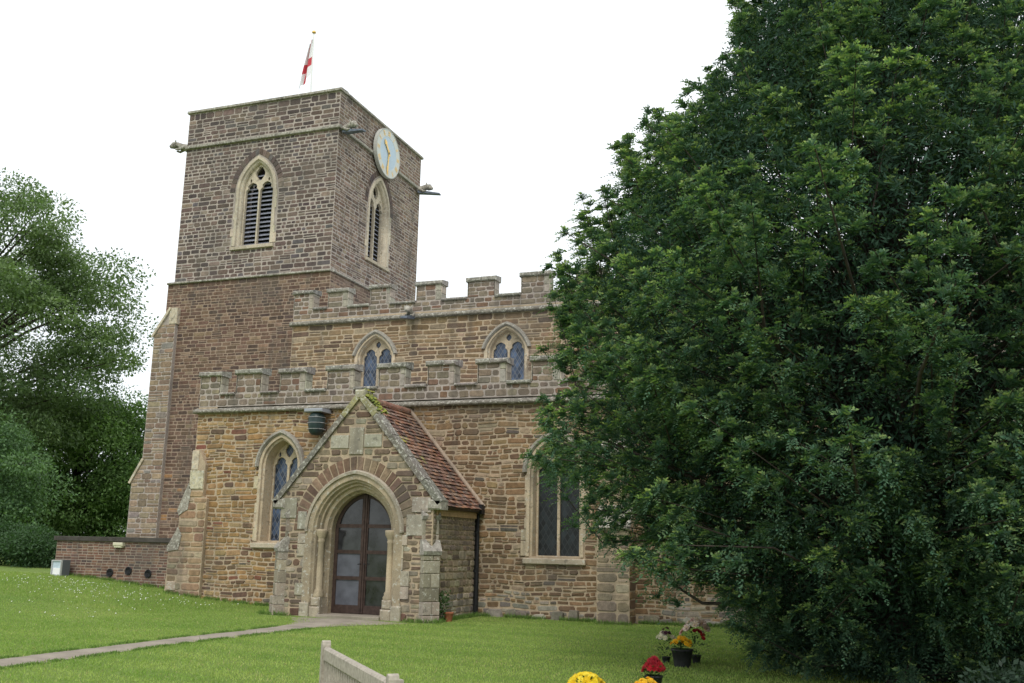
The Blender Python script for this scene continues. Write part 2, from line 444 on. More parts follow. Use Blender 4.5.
# ------------------------------------------------------------------ THE CHURCH
church = empty('parish_church', (-13, 22.2, 0), 'medieval ironstone parish church with square west tower, battlements and gabled south porch', 'church')
XE, YT = -17.45, 28.6
XW_L, XW_U = -24.33, -24.12
YN = 35.45

def gothic(fr, uc, sill, vs, a, h, depth, sw, kind, hood=True, hoodo=.0, jamb_c=CREAM, lights=2, name='window', lab=None):
    """pointed window: stone surround as part, glass / louvres / hood / sill as its children"""
    mb = MB()
    pf = lambda o: arch_path(uc, sill, vs, a, h, o)
    loft(mb, fr, pf, [(sw, -.02), (sw, .028), (sw*.55, .028), (sw*.45, -.03), (sw*.2, -.06), (0.02, -depth*.55), (0, -depth-.12)], 0, jamb_c)
    # quoined jamb stones of uneven width
    v = sill
    while v < vs - .12:
        hh = random.uniform(.26, .38); hh = min(hh, vs - v)
        for sgn in (-1, 1):
            ex = random.choice((.0, .05, .13))
            if ex:
                u0, u1 = sorted((uc+sgn*(a+sw-.004), uc+sgn*(a+sw+ex)))
                box(mb, fr, u0, u1, v+.008, v+hh-.008, -.02, .026, 0, vary(jamb_c, .1), .004)
        v += hh
    # tracery plate
    m = .055; la = (2*a - (lights-1)*2*m*.5 - .0)/(2*lights) - m*.35
    holes = []; centers = [uc - a + (2*a)*(i+.5)/lights for i in range(lights)]
    cen_sp = vs + .03 if kind != 'low' else vs - .06
    for cx in centers:
        p = arch_path(cx, sill+.02, cen_sp, la, la*1.25, 0, 8)
        q = []
        for (x, y) in p:
            if y > cen_sp + .01:
                t = (y-cen_sp)/(la*1.25); k = 1 - .30*math.exp(-((t-.38)/.16)**2)
                x = cx + (x-cx)*k
            q.append((x, y))
        holes.append(q)
    if lights == 2:
        top = vs + arch_h(a, h)
        cz = cen_sp + (top-cen_sp)*.66; rh = (top-cen_sp)*.27; rw = rh*.72
        if kind == 'low': rh = (top-vs)*.20; cz = vs + (top-vs)*.66; rw = rh*.8
        e = []
        for i in range(20):
            t = 2*math.pi*i/20; rr = .80 + .2*abs(math.cos(2*t))
            e.append((uc + rw*rr*math.cos(t), cz + rh*rr*math.sin(t)))
        holes.append(e)
        if kind != 'low':
            for sgn in (-1, 1):
                e = [(uc+sgn*a*.62+.038*math.cos(t), cen_sp+la*1.25+.07+.075*math.sin(t)) for t in [2*math.pi*i/8 for i in range(8)]]
                holes.append(e)
    outer = arch_path(uc, sill-.02, vs, a, h, .015)
    plate(mb, fr, outer, holes, -depth-.09, -depth+.02, 0, jamb_c)
    o = mb.build(name, [JAMB], church)
    if lab: o['label'] = lab
    gm = MB()
    if kind == 'louvre':
        plate(gm, fr, arch_path(uc, sill, vs, a, h, .01), [], -depth-.5, -depth-.45, 0, (.02, .02, .02)); gm.build('dark_backing', DARKIN, o)
        lm = MB(); v = sill + .07
        while v < vs + arch_h(a, h)*.75:
            hw = arch_hw(v+.05, sill, vs, a, h, .02)
            P_ = fr.p
            c = (.2, .2, .22)
            vv = [P_(uc-hw, v, -depth-.10), P_(uc+hw, v, -depth-.10), P_(uc+hw, v+.115, -depth-.24), P_(uc-hw, v+.115, -depth-.24),
                  P_(uc-hw, v+.022, -depth-.10), P_(uc+hw, v+.022, -depth-.10), P_(uc+hw, v+.137, -depth-.24), P_(uc-hw, v+.137, -depth-.24)]
            lm.add(vv, [(0, 1, 5, 4), (4, 5, 6, 7), (1, 0, 3, 2)], 0, c)
            v += .165
        lm.build('louvre', LOUVRE, o)
    else:
        plate(gm, fr, arch_path(uc, sill, vs, a, h, .01), [], -depth-.06, -depth-.035, 0, (.1, .1, .1))
        gm.build('window_glass', STAINED if kind == 'stained' else LEADED, o)
    if hood:
        hm = MB(); ho = sw + .01 + hoodo
        loft(hm, fr, lambda q: arch_path(uc, sill, vs, a, h, q, 14, True), [(ho, -.01), (ho-.01, .05), (ho+.03, .10), (ho+.09, .09), (ho+.12, -.01)], 0, GREYST, True)
        hm.build('hood_mould', JAMB, o)
    sm = MB()
    box(sm, fr, uc-a-sw-.06, uc+a+sw+.06, sill-.17, sill+.0, -depth, .09, 0, PALE, .01, .05)
    sm.build('sill', JAMB, o)
    return o

# --- tower walls
SF, SFU, EF, EFU = SOUTH(YT), SOUTH(YT+.07), EAST(XE), EAST(XE-.07)
TW = dict(sill=12.12, vs=14.2, a=.62, h=1.05); TS_U, TE_U = -20.82, 31.95
z_s2, z_s1, z_top = 10.85, 16.22, 17.62
def tower_lower():
    mb = MB()
    box(mb, SF, XW_L, XE, -1, z_s2+.05, -6.8, -.0, 1, MORT_D)
    pal = lambda u, v: pick(P_TLOW) if not (u < -22.9 and 2 < v < 4.0 and random.random() < .3) else pick([(1, (.36, .2, .1)), (2, (.25, .18, .12)), (2, (.19, .14, .11))])
    rubble(mb, SF, 0.2, z_s2, lambda v: [(-23.72, XE)] if v < 9.9 else [(XW_L, XE)], pal, (.09, .15), (.17, .40), .019, (.003, .010), True, .007)
    rubble(mb, EF, 8.6, z_s2, lambda v: [(YT, YN)], P_EAST, (.09, .15), (.2, .4), .028, (.004, .012))
    return mb.build('tower_wall', [STONE, MORTAR], church)
tower_lower()
def tower_upper():
    mb = MB()
    u0, u1 = XW_U, XE-.07
    y0, y1 = YT+.07, YN-.05
    plate(mb, SFU, [(u0, z_s2), (u1, z_s2), (u1, z_top), (u0, z_top)], [arch_path(TS_U, TW['sill'], TW['vs'], TW['a'], TW['h'], .12)], -.7, 0, 1, MORT_G, back=False, sides='holes')
    plate(mb, EFU, [(y0, z_s2), (y1, z_s2), (y1, z_top), (y0, z_top)], [arch_path(TE_U, TW['sill'], TW['vs'], TW['a'], TW['h'], .12)], -.7, 0, 1, MORT_G, back=False, sides='holes')
    wf = Fr((u0, 0, 0), (0, -1, 0)); nf = Fr((0, y1, 0), (-1, 0, 0))
    plate(mb, wf, [(-y1, z_s2), (-y0, z_s2), (-y0, z_top), (-y1, z_top)], [], -.7, 0, 1, MORT_G, back=False, sides='holes')
    plate(mb, nf, [(-u1, z_s2), (-u0, z_s2), (-u0, z_top), (-u1, z_top)], [], -.7, 0, 1, MORT_G, back=False, sides='holes')
    def bs(uc, lo, hi):
        def f(v):
            iv = [(lo, hi)]
            if TW['sill']-.15 < v:
                vo = .33 if v < TW['vs'] else .52
                hw = arch_hw(max(v, TW['sill']), TW['sill'], TW['vs'], TW['a'], TW['h'], vo)
                if hw > 0: iv = cut(iv, uc-hw, uc+hw)
            return iv
        return f
    zz = (z_s2+.05, z_s1-.06)
    rubble(mb, SFU, zz[0], zz[1], bs(TS_U, u0, u1), P_TUP, (.12, .20), (.18, .44), .029, (.003, .012), True, .010, split=.2)
    rubble(mb, SFU, z_s1+.12, z_top-.02, bs(TS_U, u0, u1), P_TUP, (.12, .20), (.18, .44), .029, (.003, .012), True, .010, split=.2)
    rubble(mb, EFU, zz[0], zz[1], bs(TE_U, y0, y1), P_EAST, (.10, .16), (.18, .4), .028, (.003, .012), True, .008)
    rubble(mb, EFU, z_s1+.12, z_top-.02, bs(TE_U, y0, y1), P_EAST, (.10, .16), (.18, .4), .028, (.003, .012), True, .008)
    rubble(mb, wf, zz[0], z_top-.02, lambda v: [(-y1, -y0)], P_TUP, (.14, .2), (.3, .5), .02, (.008, .02))
    for fr_, uc in ((SFU, TS_U), (EFU, TE_U)):
        voussoirs(mb, fr_, uc, TW['vs'], TW['a'], TW['h'], .31, .53, 11, P_TUP)
    mb.build('tower_wall', [STONE, MORTAR], church)
tower_upper()
for z, h, pr in ((z_s2-.02, .14, .10), (z_s1-.06, .18, .11)):
    mb = MB(); lo, hi = (XW_U-.12, XE-.07+pr)
    box(mb, SFU, lo-.1 if z < 12 else lo, hi, z, z+h, -.05, pr+(.06 if z < 12 else 0), 0, GREYST, .02, .06)
    mb.build('string_course', COPING, church); mb = MB()
    box(mb, EFU, YT+.07, YN+.03, z, z+h, -.05, pr+(.06 if z < 12 else 0)-.003, 0, GREYST, .02, .06)
    mb.build('string_course', COPING, church); mb = MB()
    box(mb, Fr((XW_U, 0, 0), (0, -1, 0)), -YN, -YT-.05, z+.002, z+h, -.05, pr+.05, 0, GREYST, .02, .06)
    mb.build('string_course', COPING, church)
mb = MB()
box(mb, SFU, XW_U-.07, XE+.0, z_top, z_top+.13, -.42, .09, 0, GREYST, .015, .03)
box(mb, EFU, YT+.5, YN+.02, z_top+.002, z_top+.128, -.42, .088, 0, GREYST, .015, .03)
box(mb, Fr((XW_U, 0, 0), (0, -1, 0)), -YN-.02, -YT-.5, z_top+.002, z_top+.128, -.42, .07, 0, GREYST, .015, .03)
box(mb, Fr((0, YN-.05, 0), (-1, 0, 0)), -(XE-.5), -(XW_U+.4), z_top+.002, z_top+.128, -.42, .07, 0, GREYST, .015, .03)
mb.build('parapet_coping', COPING, church)
mb = MB(); box(mb, SFU, XW_U+.6, XE-.7, 16.35, 16.5, -6.2, -.6, 0); mb.build('tower_roof', ROOFLEAD, church)
gothic(SFU, TS_U, TW['sill'], TW['vs'], TW['a'], TW['h'], .20, .24, 'louvre', False, jamb_c=(.60, .53, .42), lab='louvred belfry window on the broad south face of the tower')
gothic(EFU, TE_U, TW['sill'], TW['vs'], TW['a'], TW['h'], .20, .24, 'louvre', False, jamb_c=(.60, .53, .42), lab='louvred belfry window below the clock')

# --- tower buttress
mb = MB(); BF = SOUTH(28.45)
box_poly = [(-23.72, -.5), (-23.72, 9.75), (-23.8, 9.85), (-24.05, 9.8), (-24.62, 8.95), (-24.62, 4.35), (-25.0, 3.65), (-25.0, -.5)]
plate(mb, BF, box_poly, [], -1.3, 0, 1, MORT_G)
def bb(v):
    if v > 8.95: return [(-24.62 + (v-8.95)*.62, -23.72)]
    if v > 4.35: return [(-24.62, -23.72)]
    if v > 3.65: return [(-25.0 + (v-3.65)*.54, -23.72)]
    return [(-25.0, -23.72)]
rubble(mb, BF, .2, 9.3, bb, [(4, (.24, .18, .13)), (3, (.30, .235, .17)), (2, (.19, .14, .11)), (1, (.22, .20, .18))], (.12, .24), (.25, .5), .022, (.008, .02))
wfb = Fr((-24.62, 0, 0), (0, -1, 0))
rubble(mb, wfb, 4.3, 8.95, lambda v: [(-29.75, -28.45)], P_TUP, (.14, .24), (.3, .5), .02)
for (x0, z0, x1, z1) in ((-24.7, 8.86, -23.98, 9.92), (-25.08, 3.56, -24.58, 4.42)):
    d = Vector((x1-x0, 0, z1-z0)); L = d.length; f2 = Fr((x0, 28.38, z0), (0, 1, 0), v=d.normalized())
    box(mb, f2, 0, 1.3, 0, L, -.02, .07, 2, PALE, .01)
box(mb, BF, -24.0, -23.66, 9.3, 9.90, -1.2, .03, 2, PALE, .01)
mb.build('buttress', [STONE, MORTAR, COPING], church)

# --- gargoyles
def gargoyle(p, d, spout_len=.0, sc_=1.0, droop=.12):
    p = Vector(p); d = Vector(d).normalized()
    mb = MB()
    q = [p, p+d*.22*sc_+Vector((0, 0, .04)), p+d*.38*sc_+Vector((0, 0, .10)), p+d*.52*sc_+Vector((0, 0, .08)), p+d*.66*sc_+Vector((0, 0, .0))]
    tube(mb, q, [.15*sc_, .13*sc_, .12*sc_, .14*sc_, .05*sc_], 9, 0, GREYST)
    s = d.cross(Vector((0, 0, 1)))
    for k in (-1, 1):
        tube(mb, [p+d*.45*sc_+s*.1*k*sc_+Vector((0, 0, .12*sc_)), p+d*.42*sc_+s*.15*k*sc_+Vector((0, 0, .25*sc_))], [.05*sc_, .015*sc_], 6, 0, GREYST)
        tube(mb, [p+d*.1*sc_+s*.12*k*sc_, p+d*.3*sc_+s*.14*k*sc_-Vector((0, 0, .12*sc_)), p+d*.42*sc_+s*.10*k*sc_-Vector((0, 0, .1*sc_))], [.06*sc_, .05*sc_, .03*sc_], 6, 0, GREYST)
    o = mb.build('gargoyle', COPING, church)
    if spout_len:
        m2 = MB(); f = Fr(p - Vector((0, 0, .17)), d)
        a = p + d*.05 - Vector((0, 0, .16))
        e = a + d*spout_len - Vector((0, 0, droop))
        up = Vector((0, 0, 1))
        vs = [a-s*.13, a+s*.13, e+s*.10, e-s*.10, a-s*.13+up*.13, a+s*.13+up*.13, e+s*.10+up*.05, e-s*.10+up*.05, a-s*.10+up*.13, a+s*.10+up*.13, e+s*.075+up*.05, e-s*.075+up*.05]
        m2.add(vs, [(0, 1, 2, 3)[::-1], (0, 4, 7, 3), (1, 2, 6, 5), (3, 7, 6, 2), (0, 1, 5, 4), (4, 5, 6, 7)], 0)
        m2.build('spout', LEAD, o)
    return o
gargoyle((XW_U, YT+.1, 16.25), (-1, -.5, 0))
gargoyle((XE-.0, YT+.3, 16.2), (1, -.25, 0), .95)
gargoyle((XE-.05, YN-.3, 16.15), (1, .1, 0), .95)
gargoyle((-13.2, 26.45, 8.52), (.15, -1, 0), .7, .8)

# --- nave (clerestory) wall
YC = 26.5; CF = SOUTH(YC); NX1 = 5.0
CLW = [(-14.42, 0), (-10.08, 0), (-5.75, 0), (-1.4, 0)]
cl = dict(sill=6.05, vs=7.33, a=.52, h=(.36, .34))
mb = MB()
plate(mb, CF, [(XE, 4.5), (NX1, 4.5), (NX1, 8.6), (XE, 8.6)], [arch_path(u, cl['sill'], cl['vs'], cl['a'], cl['h'], .07) for u, _ in CLW], -.7, 0, 1, MORT, back=False, sides='holes')
def bcl(v):
    iv = [(XE, NX1)]
    for u, _ in CLW:
        if v > cl['sill']:
            hw = arch_hw(v, cl['sill'], cl['vs'], cl['a'], cl['h'], .15)
            if hw: iv = cut(iv, u-hw, u+hw)
    return iv
WARP[0] = .008
rubble(mb, CF, 5.6, 8.40, bcl, P_CL, (.09, .18), (.2, .55), .027, (.004, .016), True, .012)
WARP[0] = 0
box(mb, Fr((XE, 0, 0), (0, -1, 0)), -37, -YC-.004, 4.5, 8.6, -.6, -.003, 1, MORT)
mb.build('nave_wall', [STONE, MORTAR], church)
for i, (u, _) in enumerate(CLW):
    gothic(CF, u, cl['sill'], cl['vs'], cl['a'], cl['h'], .22, .13, 'low', True, lab=('clerestory window nearest the tower', 'clerestory window beside the yew', None, None)[i])

def parapet(name, fr, x0, x1, zb, z_sill, z_top, merl, thick, pal, hr, lr, mort, ppal=.6):
    mb = MB(); inner = -thick
    box(mb, fr, x0, x1, zb, z_sill-.09, inner, 0, 1, mort)
    for (a, b) in merl: box(mb, fr, a, b, z_sill-.09, z_top-.11, inner, 0, 1, mort)
    def bnd(v):
        if v < z_sill-.09: return [(x0, x1)]
        return [(a+.0, b-.0) for a, b in merl]
    rubble(mb, fr, zb+.02, z_sill-.1, bnd, pal, hr, lr, .02, (.006, .016), True, .008, split=.05)
    # merlon faces, with the pale corner blocks at their ends
    for (a, b) in merl:
        qb = b
        if random.random() < ppal:
            q = random.uniform(.12, .2); qb = b-q
            v = z_sill-.08
            while v < z_top-.16:
                h = min(random.uniform(.2, .34), z_top-.12-v)
                stone(mb, fr, b-q+.008, b, v+.006, v+h-.006, .016, vary((.36, .335, .285), .15), .004, False)
                v += h
        rubble(mb, fr, z_sill-.08, z_top-.12, lambda v: [(a, qb)], pal, hr, lr, .02, (.006, .016), True, .008, split=.05)
        # dressed embrasure sides
        for (uu, sg) in ((a, -1), (b, 1)):
            f2 = Fr((fr.p(uu, 0, 0).x, fr.o.y, 0), (0, sg, 0))
            lo, hi = (0, thick) if sg > 0 else (-thick, 0)
            v = z_sill-.08
            while v < z_top-.14:
                h = min(random.uniform(.2, .3), z_top-.12-v)
                box(mb, f2, lo, hi, v+.005, v+h-.005, -.02, .022, 0, vary((.40, .37, .31), .15), .006); v += h
    o = mb.build(name, [STONE, MORTAR], church)
    for (a, b) in merl:
        cm = MB(); j = random.uniform(-.02, .02); m_ = (a+b)/2+random.uniform(-.1, .1); cc = (.25, .24, .215)
        box(cm, fr, a-.06, m_+.0, z_top-.17+j, z_top+j+.02, inner-.05, .08, 0, vary(cc, .14), .03, .06)
        box(cm, fr, m_, b+.06, z_top-.17+j, z_top+j+random.uniform(0, .03), inner-.05, .08, 0, vary(cc, .14), .03, .06)
        cm.build('merlon_coping', COPING, o)
    gaps = [(merl[i][1], merl[i+1][0]) for i in range(len(merl)-1)]
    if merl[0][0]-x0 > .1: gaps.append((x0, merl[0][0]))
    if x1-merl[-1][1] > .1: gaps.append((merl[-1][1], x1))
    for (a, b) in gaps:
        cm = MB(); box(cm, fr, a+.025, b-.025, z_sill-.13, z_sill+.01+random.uniform(-.015, .015), inner-.04, .08, 0, vary((.26, .25, .225), .14), .025, .06)
        cm.build('crenel_coping', COPING, o)
    return o
clm = [(-17.45, -16.75), (-16.19, -15.5), (-14.67, -14.0), (-13.07, -12.25), (-11.36, -10.5), (-9.64, -8.78)]
x = -7.95
while x < NX1-1: clm.append((x, x+.86)); x += 1.7
mb = MB(); box(mb, CF, XE-.08, NX1, 8.40, 8.6, -.1, .13, 0, (.22, .205, .175), .03, .09); mb.build('string_course', COPING, church)
parapet('nave_parapet', CF, XE, NX1, 8.6, 9.02, 9.60, clm, .34, P_PAR, (.11, .19), (.18, .4), MORT_G)
mb = MB(); box(mb, CF, XE+.3, NX1, 8.5, 8.75, -10, -.35, 0); mb.build('nave_roof', ROOFLEAD, church)

# --- aisle wall
YA = 22.2; AF = SOUTH(YA); AX1 = 6.0
WL = dict(u=-14.72, sill=1.62, vs=3.55, a=.46, h=.66); WR = dict(u=-7.14, sill=1.40, vs=3.35, a=.54, h=.70)
WX = dict(u=-2.2, sill=1.40, vs=3.35, a=.54, h=.70)
WX2 = dict(u=2.6, sill=1.40, vs=3.35, a=.54, h=.70)
mb = MB()
plate(mb, AF, [(XE, -.5), (AX1, -.5), (AX1, 5.1), (XE, 5.1)], [arch_path(W['u'], W['sill'], W['vs'], W['a'], W['h'], .08) for W in (WL, WR, WX, WX2)], -.75, 0, 1, MORT, back=False, sides='holes')
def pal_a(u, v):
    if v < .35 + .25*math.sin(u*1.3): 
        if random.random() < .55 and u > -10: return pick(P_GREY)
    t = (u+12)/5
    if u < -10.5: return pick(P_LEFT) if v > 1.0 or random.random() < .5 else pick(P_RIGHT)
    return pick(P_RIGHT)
def ba(v):
    iv = [(XE, AX1)]
    for W in (WL, WR, WX, WX2):
        if v > W['sill']-.15:
            hw = arch_hw(max(v, W['sill']), W['sill'], W['vs'], W['a'], W['h'], .18)
            if hw: iv = cut(iv, W['u']-hw, W['u']+hw)
    if v < 2.4: iv = cut(iv, -12.95, -9.15)
    return iv
WARP[0] = .017
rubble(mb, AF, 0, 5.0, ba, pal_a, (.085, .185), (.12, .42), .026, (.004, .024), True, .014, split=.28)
WARP[0] = 0
rw = random.Random(5)
for k in range(34):                          # rough footing stones along the wall foot
    u = -8.8 + k*.42 + rw.uniform(-.1, .1); hh = rw.uniform(.08, .22)
    stone(mb, AF, u, u+rw.uniform(.25, .42), -.05, hh, rw.uniform(.05, .14), vary(rw.choice([(.36, .33, .28), (.22, .2, .17), (.3, .26, .2), (.42, .39, .33)])), .03)
mb.build('aisle_wall', [STONE, MORTAR], church)
mb = MB()
box(mb, AF, XE-.10, AX1, 5.0, 5.18, -.1, .15, 0, (.21, .195, .165), .03, .09); mb.build('string_course', COPING, church)
am = [(-17.45, -16.80), (-16.27, -15.50), (-14.88, -14.12), (-13.44, -12.66), (-11.93, -11.2), (-10.54, -9.82), (-9.18, -8.44), (-7.76, -7.05)]
x = -6.4
while x < AX1-.8: am.append((x, x+.74)); x += 1.38
parapet('aisle_parapet', AF, XE, AX1, 5.18, 5.62, 6.20, am, .33, P_PAR, (.12, .2), (.16, .34), MORT_G, .75)
mb = MB()
mb.add([(XE+.2, YA+.35, 5.35), (AX1, YA+.35, 5.35), (AX1, YC, 5.75), (XE+.2, YC, 5.75)], [(0, 1, 2, 3)], 0); mb.build('aisle_roof', ROOFLEAD, church)
mb = MB(); box(mb, Fr((XE, 0, 0), (0, -1, 0)), -YC, -YA-.004, -.5, 5.55, -.6, -.003, 0, MORT)
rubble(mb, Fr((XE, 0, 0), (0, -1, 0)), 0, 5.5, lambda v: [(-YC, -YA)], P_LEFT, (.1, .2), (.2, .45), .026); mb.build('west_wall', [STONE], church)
gothic(AF, WL['u'], WL['sill'], WL['vs'], WL['a'], WL['h'], .42, .17, 'leaded', True, lab='tall pointed window left of the porch')
gothic(AF, WR['u'], WR['sill'], WR['vs'], WR['a'], WR['h'], .3, .16, 'stained', True, lab='tall pointed stained glass window right of the porch')
gothic(AF, WX['u'], WX['sill'], WX['vs'], WX['a'], WX['h'], .3, .16, 'stained', True)
gothic(AF, WX2['u'], WX2['sill'], WX2['vs'], WX2['a'], WX2['h'], .3, .16, 'stained', True)
# west end buttress of the aisle
mb = MB(); BF = SOUTH(YA-.12)
poly = [(-16.85, -.3), (-16.85, 2.7), (-16.98, 2.75), (-16.98, 3.6), (-17.2, 4.0), (-17.42, 4.0), (-17.45, 3.0), (-17.68, 2.5), (-17.70, 1.8), (-17.95, 1.45), (-17.97, -.3)]
plate(mb, BF, poly, [], -.8, 0, 1, MORT)
def bw(v):
    l = -17.95 if v < 1.45 else (-17.95 + (v-1.45)*.71 if v < 1.8 else (-17.70 if v < 2.5 else (-17.68+(v-2.5)*.46 if v < 3 else -17.45)))
    return [(l, -16.85 if v < 2.7 else -16.98)]
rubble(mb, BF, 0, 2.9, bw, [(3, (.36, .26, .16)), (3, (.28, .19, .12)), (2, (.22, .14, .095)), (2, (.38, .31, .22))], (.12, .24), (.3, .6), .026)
for q in ((-17.44, 2.95, -17.0, 3.45, .03), (-17.42, 3.46, -17.2, 3.98, .03), (-17.9, .3, -17.62, .52, .03)):
    box(mb, BF, q[0], q[2], q[1], q[3], -.3, q[4], 2, vary(PALE, .1), .012)
for pg in ([(-18.0, 1.40), (-17.97, 1.30), (-17.62, 1.36), (-17.55, 1.72), (-17.68, 1.95)], [(-17.76, 2.38), (-17.70, 2.25), (-17.42, 2.42), (-17.36, 2.9), (-17.46, 3.12)]):
    plate(mb, SOUTH(YA-.15), pg, [], -.75, .0, 2, (.31, .29, .25))
mb.build('buttress', [STONE, MORTAR, COPING], church)
# buttresses further along the aisle
for bx in (-5.98, -.55):
    mb = MB(); f2 = SOUTH(YA-.55)
    ew = Fr((bx+.74, 0, 0), (0, 1, 0)); ww = Fr((bx, 0, 0), (0, -1, 0))
    side = [(YA-.55, -.3), (YA+.01, -.3), (YA+.01, 4.1), (YA-.25, 3.7), (YA-.25, 2.5), (YA-.55, 2.1)]
    plate(mb, ew, side, [], -.74, 0, 1, MORT)
    rubble(mb, f2, 0, 2.05, lambda v: [(bx, bx+.74)], [(3, (.27, .22, .16)), (2, (.22, .18, .14)), (1, (.33, .28, .2))], (.14, .26), (.3, .5), .022)
    rubble(mb, ew, 0, 2.05, lambda v: [(YA-.55, YA)], P_RIGHT, (.14, .24), (.2, .4), .022)
    for (y0, z0, y1, z1) in ((YA-.61, 2.03, YA-.22, 2.55), (YA-.31, 3.6, YA+.02, 4.12)):
        d = Vector((0, y1-y0, z1-z0)); f3 = Fr((bx-.03, y0, z0), (1, 0, 0), v=d.normalized())
        box(mb, f3, 0, .8, 0, d.length, -.04, .06, 2, (.33, .31, .27), .015)
    mb.build('buttress', [STONE, MORTAR, COPING], church)

# --- porch
YP = 19.7; PF = SOUTH(YP); UC = -11.03; HW = 1.93
GB, GA = 2.62, 4.86                           # eaves and apex of the gable wall
A = dict(vs=1.86, a=.76, h=.88)
gable_hw = lambda v: HW if v < GB else HW*(GA-v)/(GA-GB)
mb = MB()
outer = [(UC-HW, -.3), (UC+HW, -.3), (UC+HW, GB), (UC, GA), (UC-HW, GB)]
ap = arch_path(UC, -.3, A['vs'], A['a'], A['h'], .30)
ap = [(x, max(y, -.25)) for x, y in ap]
plate(mb, PF, outer, [ap], -.5, 0, 1, MORT)
def bp_(v):
    hw = gable_hw(v)-.02
    iv = [(UC-hw, UC+hw)]
    o = .44 if v < A['vs'] else .80
    h2 = arch_hw(max(v, 0), 0, A['vs'], A['a'], A['h'], o)
    if h2 > 0: iv = cut(iv, UC-h2, UC+h2)
    if 3.72 < v < 4.05: iv = cut(iv, UC-.72, UC+.62)
    elif 4.05 <= v < 4.2: iv = cut(iv, UC-.24, UC+.16)
    elif 3.55 < v <= 3.72: iv = cut(iv, UC-.24, UC+.16)
    return iv
rubble(mb, PF, 0, GA-.15, bp_, P_PORCH, (.10, .2), (.13, .38), .027, (.006, .022), True, .014, split=.3)
voussoirs(mb, PF, UC, A['vs'], A['a'], A['h'], .47, .79, 13, [(3, (.18, .118, .083)), (2, (.135, .09, .068)), (2, (.25, .19, .13)), (.7, (.34, .28, .2))], .02, gap=.03)
for (a, b, c_, d) in ((-.22, .14, 3.58, 4.19), (-.70, -.24, 3.72, 4.02), (.16, .60, 3.74, 4.03), (-1.90, -1.50, 2.15, 2.6), (1.42, 1.88, 2.3, 2.62), (-1.45, -1.22, 1.9, 2.3), (1.30, 1.75, 1.8, 2.25)):
    box(mb, PF, UC+a, UC+b, c_, d, -.02, .03, 2, vary((.40, .37, .30), .08), .008)
mb.build('porch_wall', [STONE, MORTAR, JAMB], church).__setitem__('label', 'gabled porch front of mixed rubble and pale blocks')
# moulded arch orders
mb = MB()
pf = lambda o: arch_path(UC, 0.0, A['vs'], A['a'], A['h'], o, 16)
loft(mb, PF, pf, [(.46, -.02), (.46, .03), (.28, .03), (.25, -.02), (.22, -.03), (.19, -.12), (.15, -.12), (.13, -.2), (.06, -.22), (.03, -.30), (0, -.34), (0, -.62)], 0, (.42, .35, .245))
loft(mb, PF, lambda o: arch_path(UC, 0.0, A['vs'], A['a'], A['h'], o, 16, True), [(.40, .02), (.40, .075), (.46, .085), (.49, .02)], 0, (.46, .41, .33), True)
v = .45
while v < A['vs']-.1:                          # long and short jamb blocks
    h = random.uniform(.22, .36); h = min(h, A['vs']-v)
    for s in (-1, 1):
        u0, u1 = sorted((UC+s*(A['a']+.455), UC+s*(A['a']+.455+random.choice((.04, .12, .2)))))
        box(mb, PF, u0, u1, v+.006, v+h-.006, -.02, .03, 0, vary((.47, .42, .33), .1), .005)
    v += h
ao = mb.build('porch_arch', [JAMB], church)
for s in (-1, 1):
    x = UC + s*(A['a']+.115)
    m2 = MB()
    lathe(m2, (x, YP+.115, 0), [(.12, .42), (.13, .47), (.10, .52), (.105, .56), (.075, .60), (.072, 1.62), (.09, 1.65), (.075, 1.68), (.085, 1.72), (.13, 1.80), (.135, 1.86), (.14, 1.90), (.10, 1.91)], 14, 0, (.50, .42, .29))
    m2.build('column', DRESSED, ao)
    m3 = MB(); u0, u1 = sorted((UC+s*(A['a']-.01), UC+s*(A['a']+.26)))
    box(m3, PF, u0, u1, -.1, .22, -.34, .05, 0, (.45, .39, .30), .03); box(m3, PF, u0+.02, u1-.02, .22, .42, -.32, .02, 0, (.48, .42, .32), .03)
    u0, u1 = sorted((UC+s*(A['a']+.26), UC+s*(A['a']+.50))); box(m3, PF, u0, u1, -.1, .30, -.1, .07, 0, (.42, .38, .30), .02)
    m3.build('column_base', JAMB, ao)
# side walls and floor
mb = MB()
PE = Fr((UC+HW, 0, 0), (0, 1, 0)); PW = Fr((UC-HW, 0, 0), (0, -1, 0))
box(mb, PE, YP+.005, YA-.01, -.3, 2.45, -.45, -.003, 1, MORT)
rubble(mb, PE, .0, .55, lambda v: [(YP+.02, YA-.02)], P_GREY, (.1, .2), (.16, .4), .02)
rubble(mb, PE, .55, 1.5, lambda v: [(YP+.02, YA-.02)], [(3, (.36, .31, .23)), (2, (.24, .19, .14)), (1, (.14, .11, .09)), (2, (.30, .25, .18))], (.11, .22), (.16, .36), .02)
rubble(mb, PE, 1.5, 2.42, lambda v: [(YP+.02, YA-.02)], [(3, (.26, .21, .155)), (2, (.22, .185, .15)), (1, (.3, .25, .19))], (.1, .15), (.18, .4), .018)
mb.build('porch_side_wall', [STONE, MORTAR], church); mb = MB(); box(mb, PW, -YA+.01, -YP-.005, -.3, 2.45, -.45, -.003, 1, MORT)
rubble(mb, PW, .0, 2.42, lambda v: [(-YA+.02, -YP-.02)], P_PORCH, (.1, .2), (.18, .4), .02)
mb.build('porch_side_wall', [STONE, MORTAR], church)
mb = MB(); box(mb, PF, UC-.78, UC+.78, -.2, .06, -2.4, .12, 0, (.3, .28, .25), .01); mb.build('porch_step', PATHM, church)
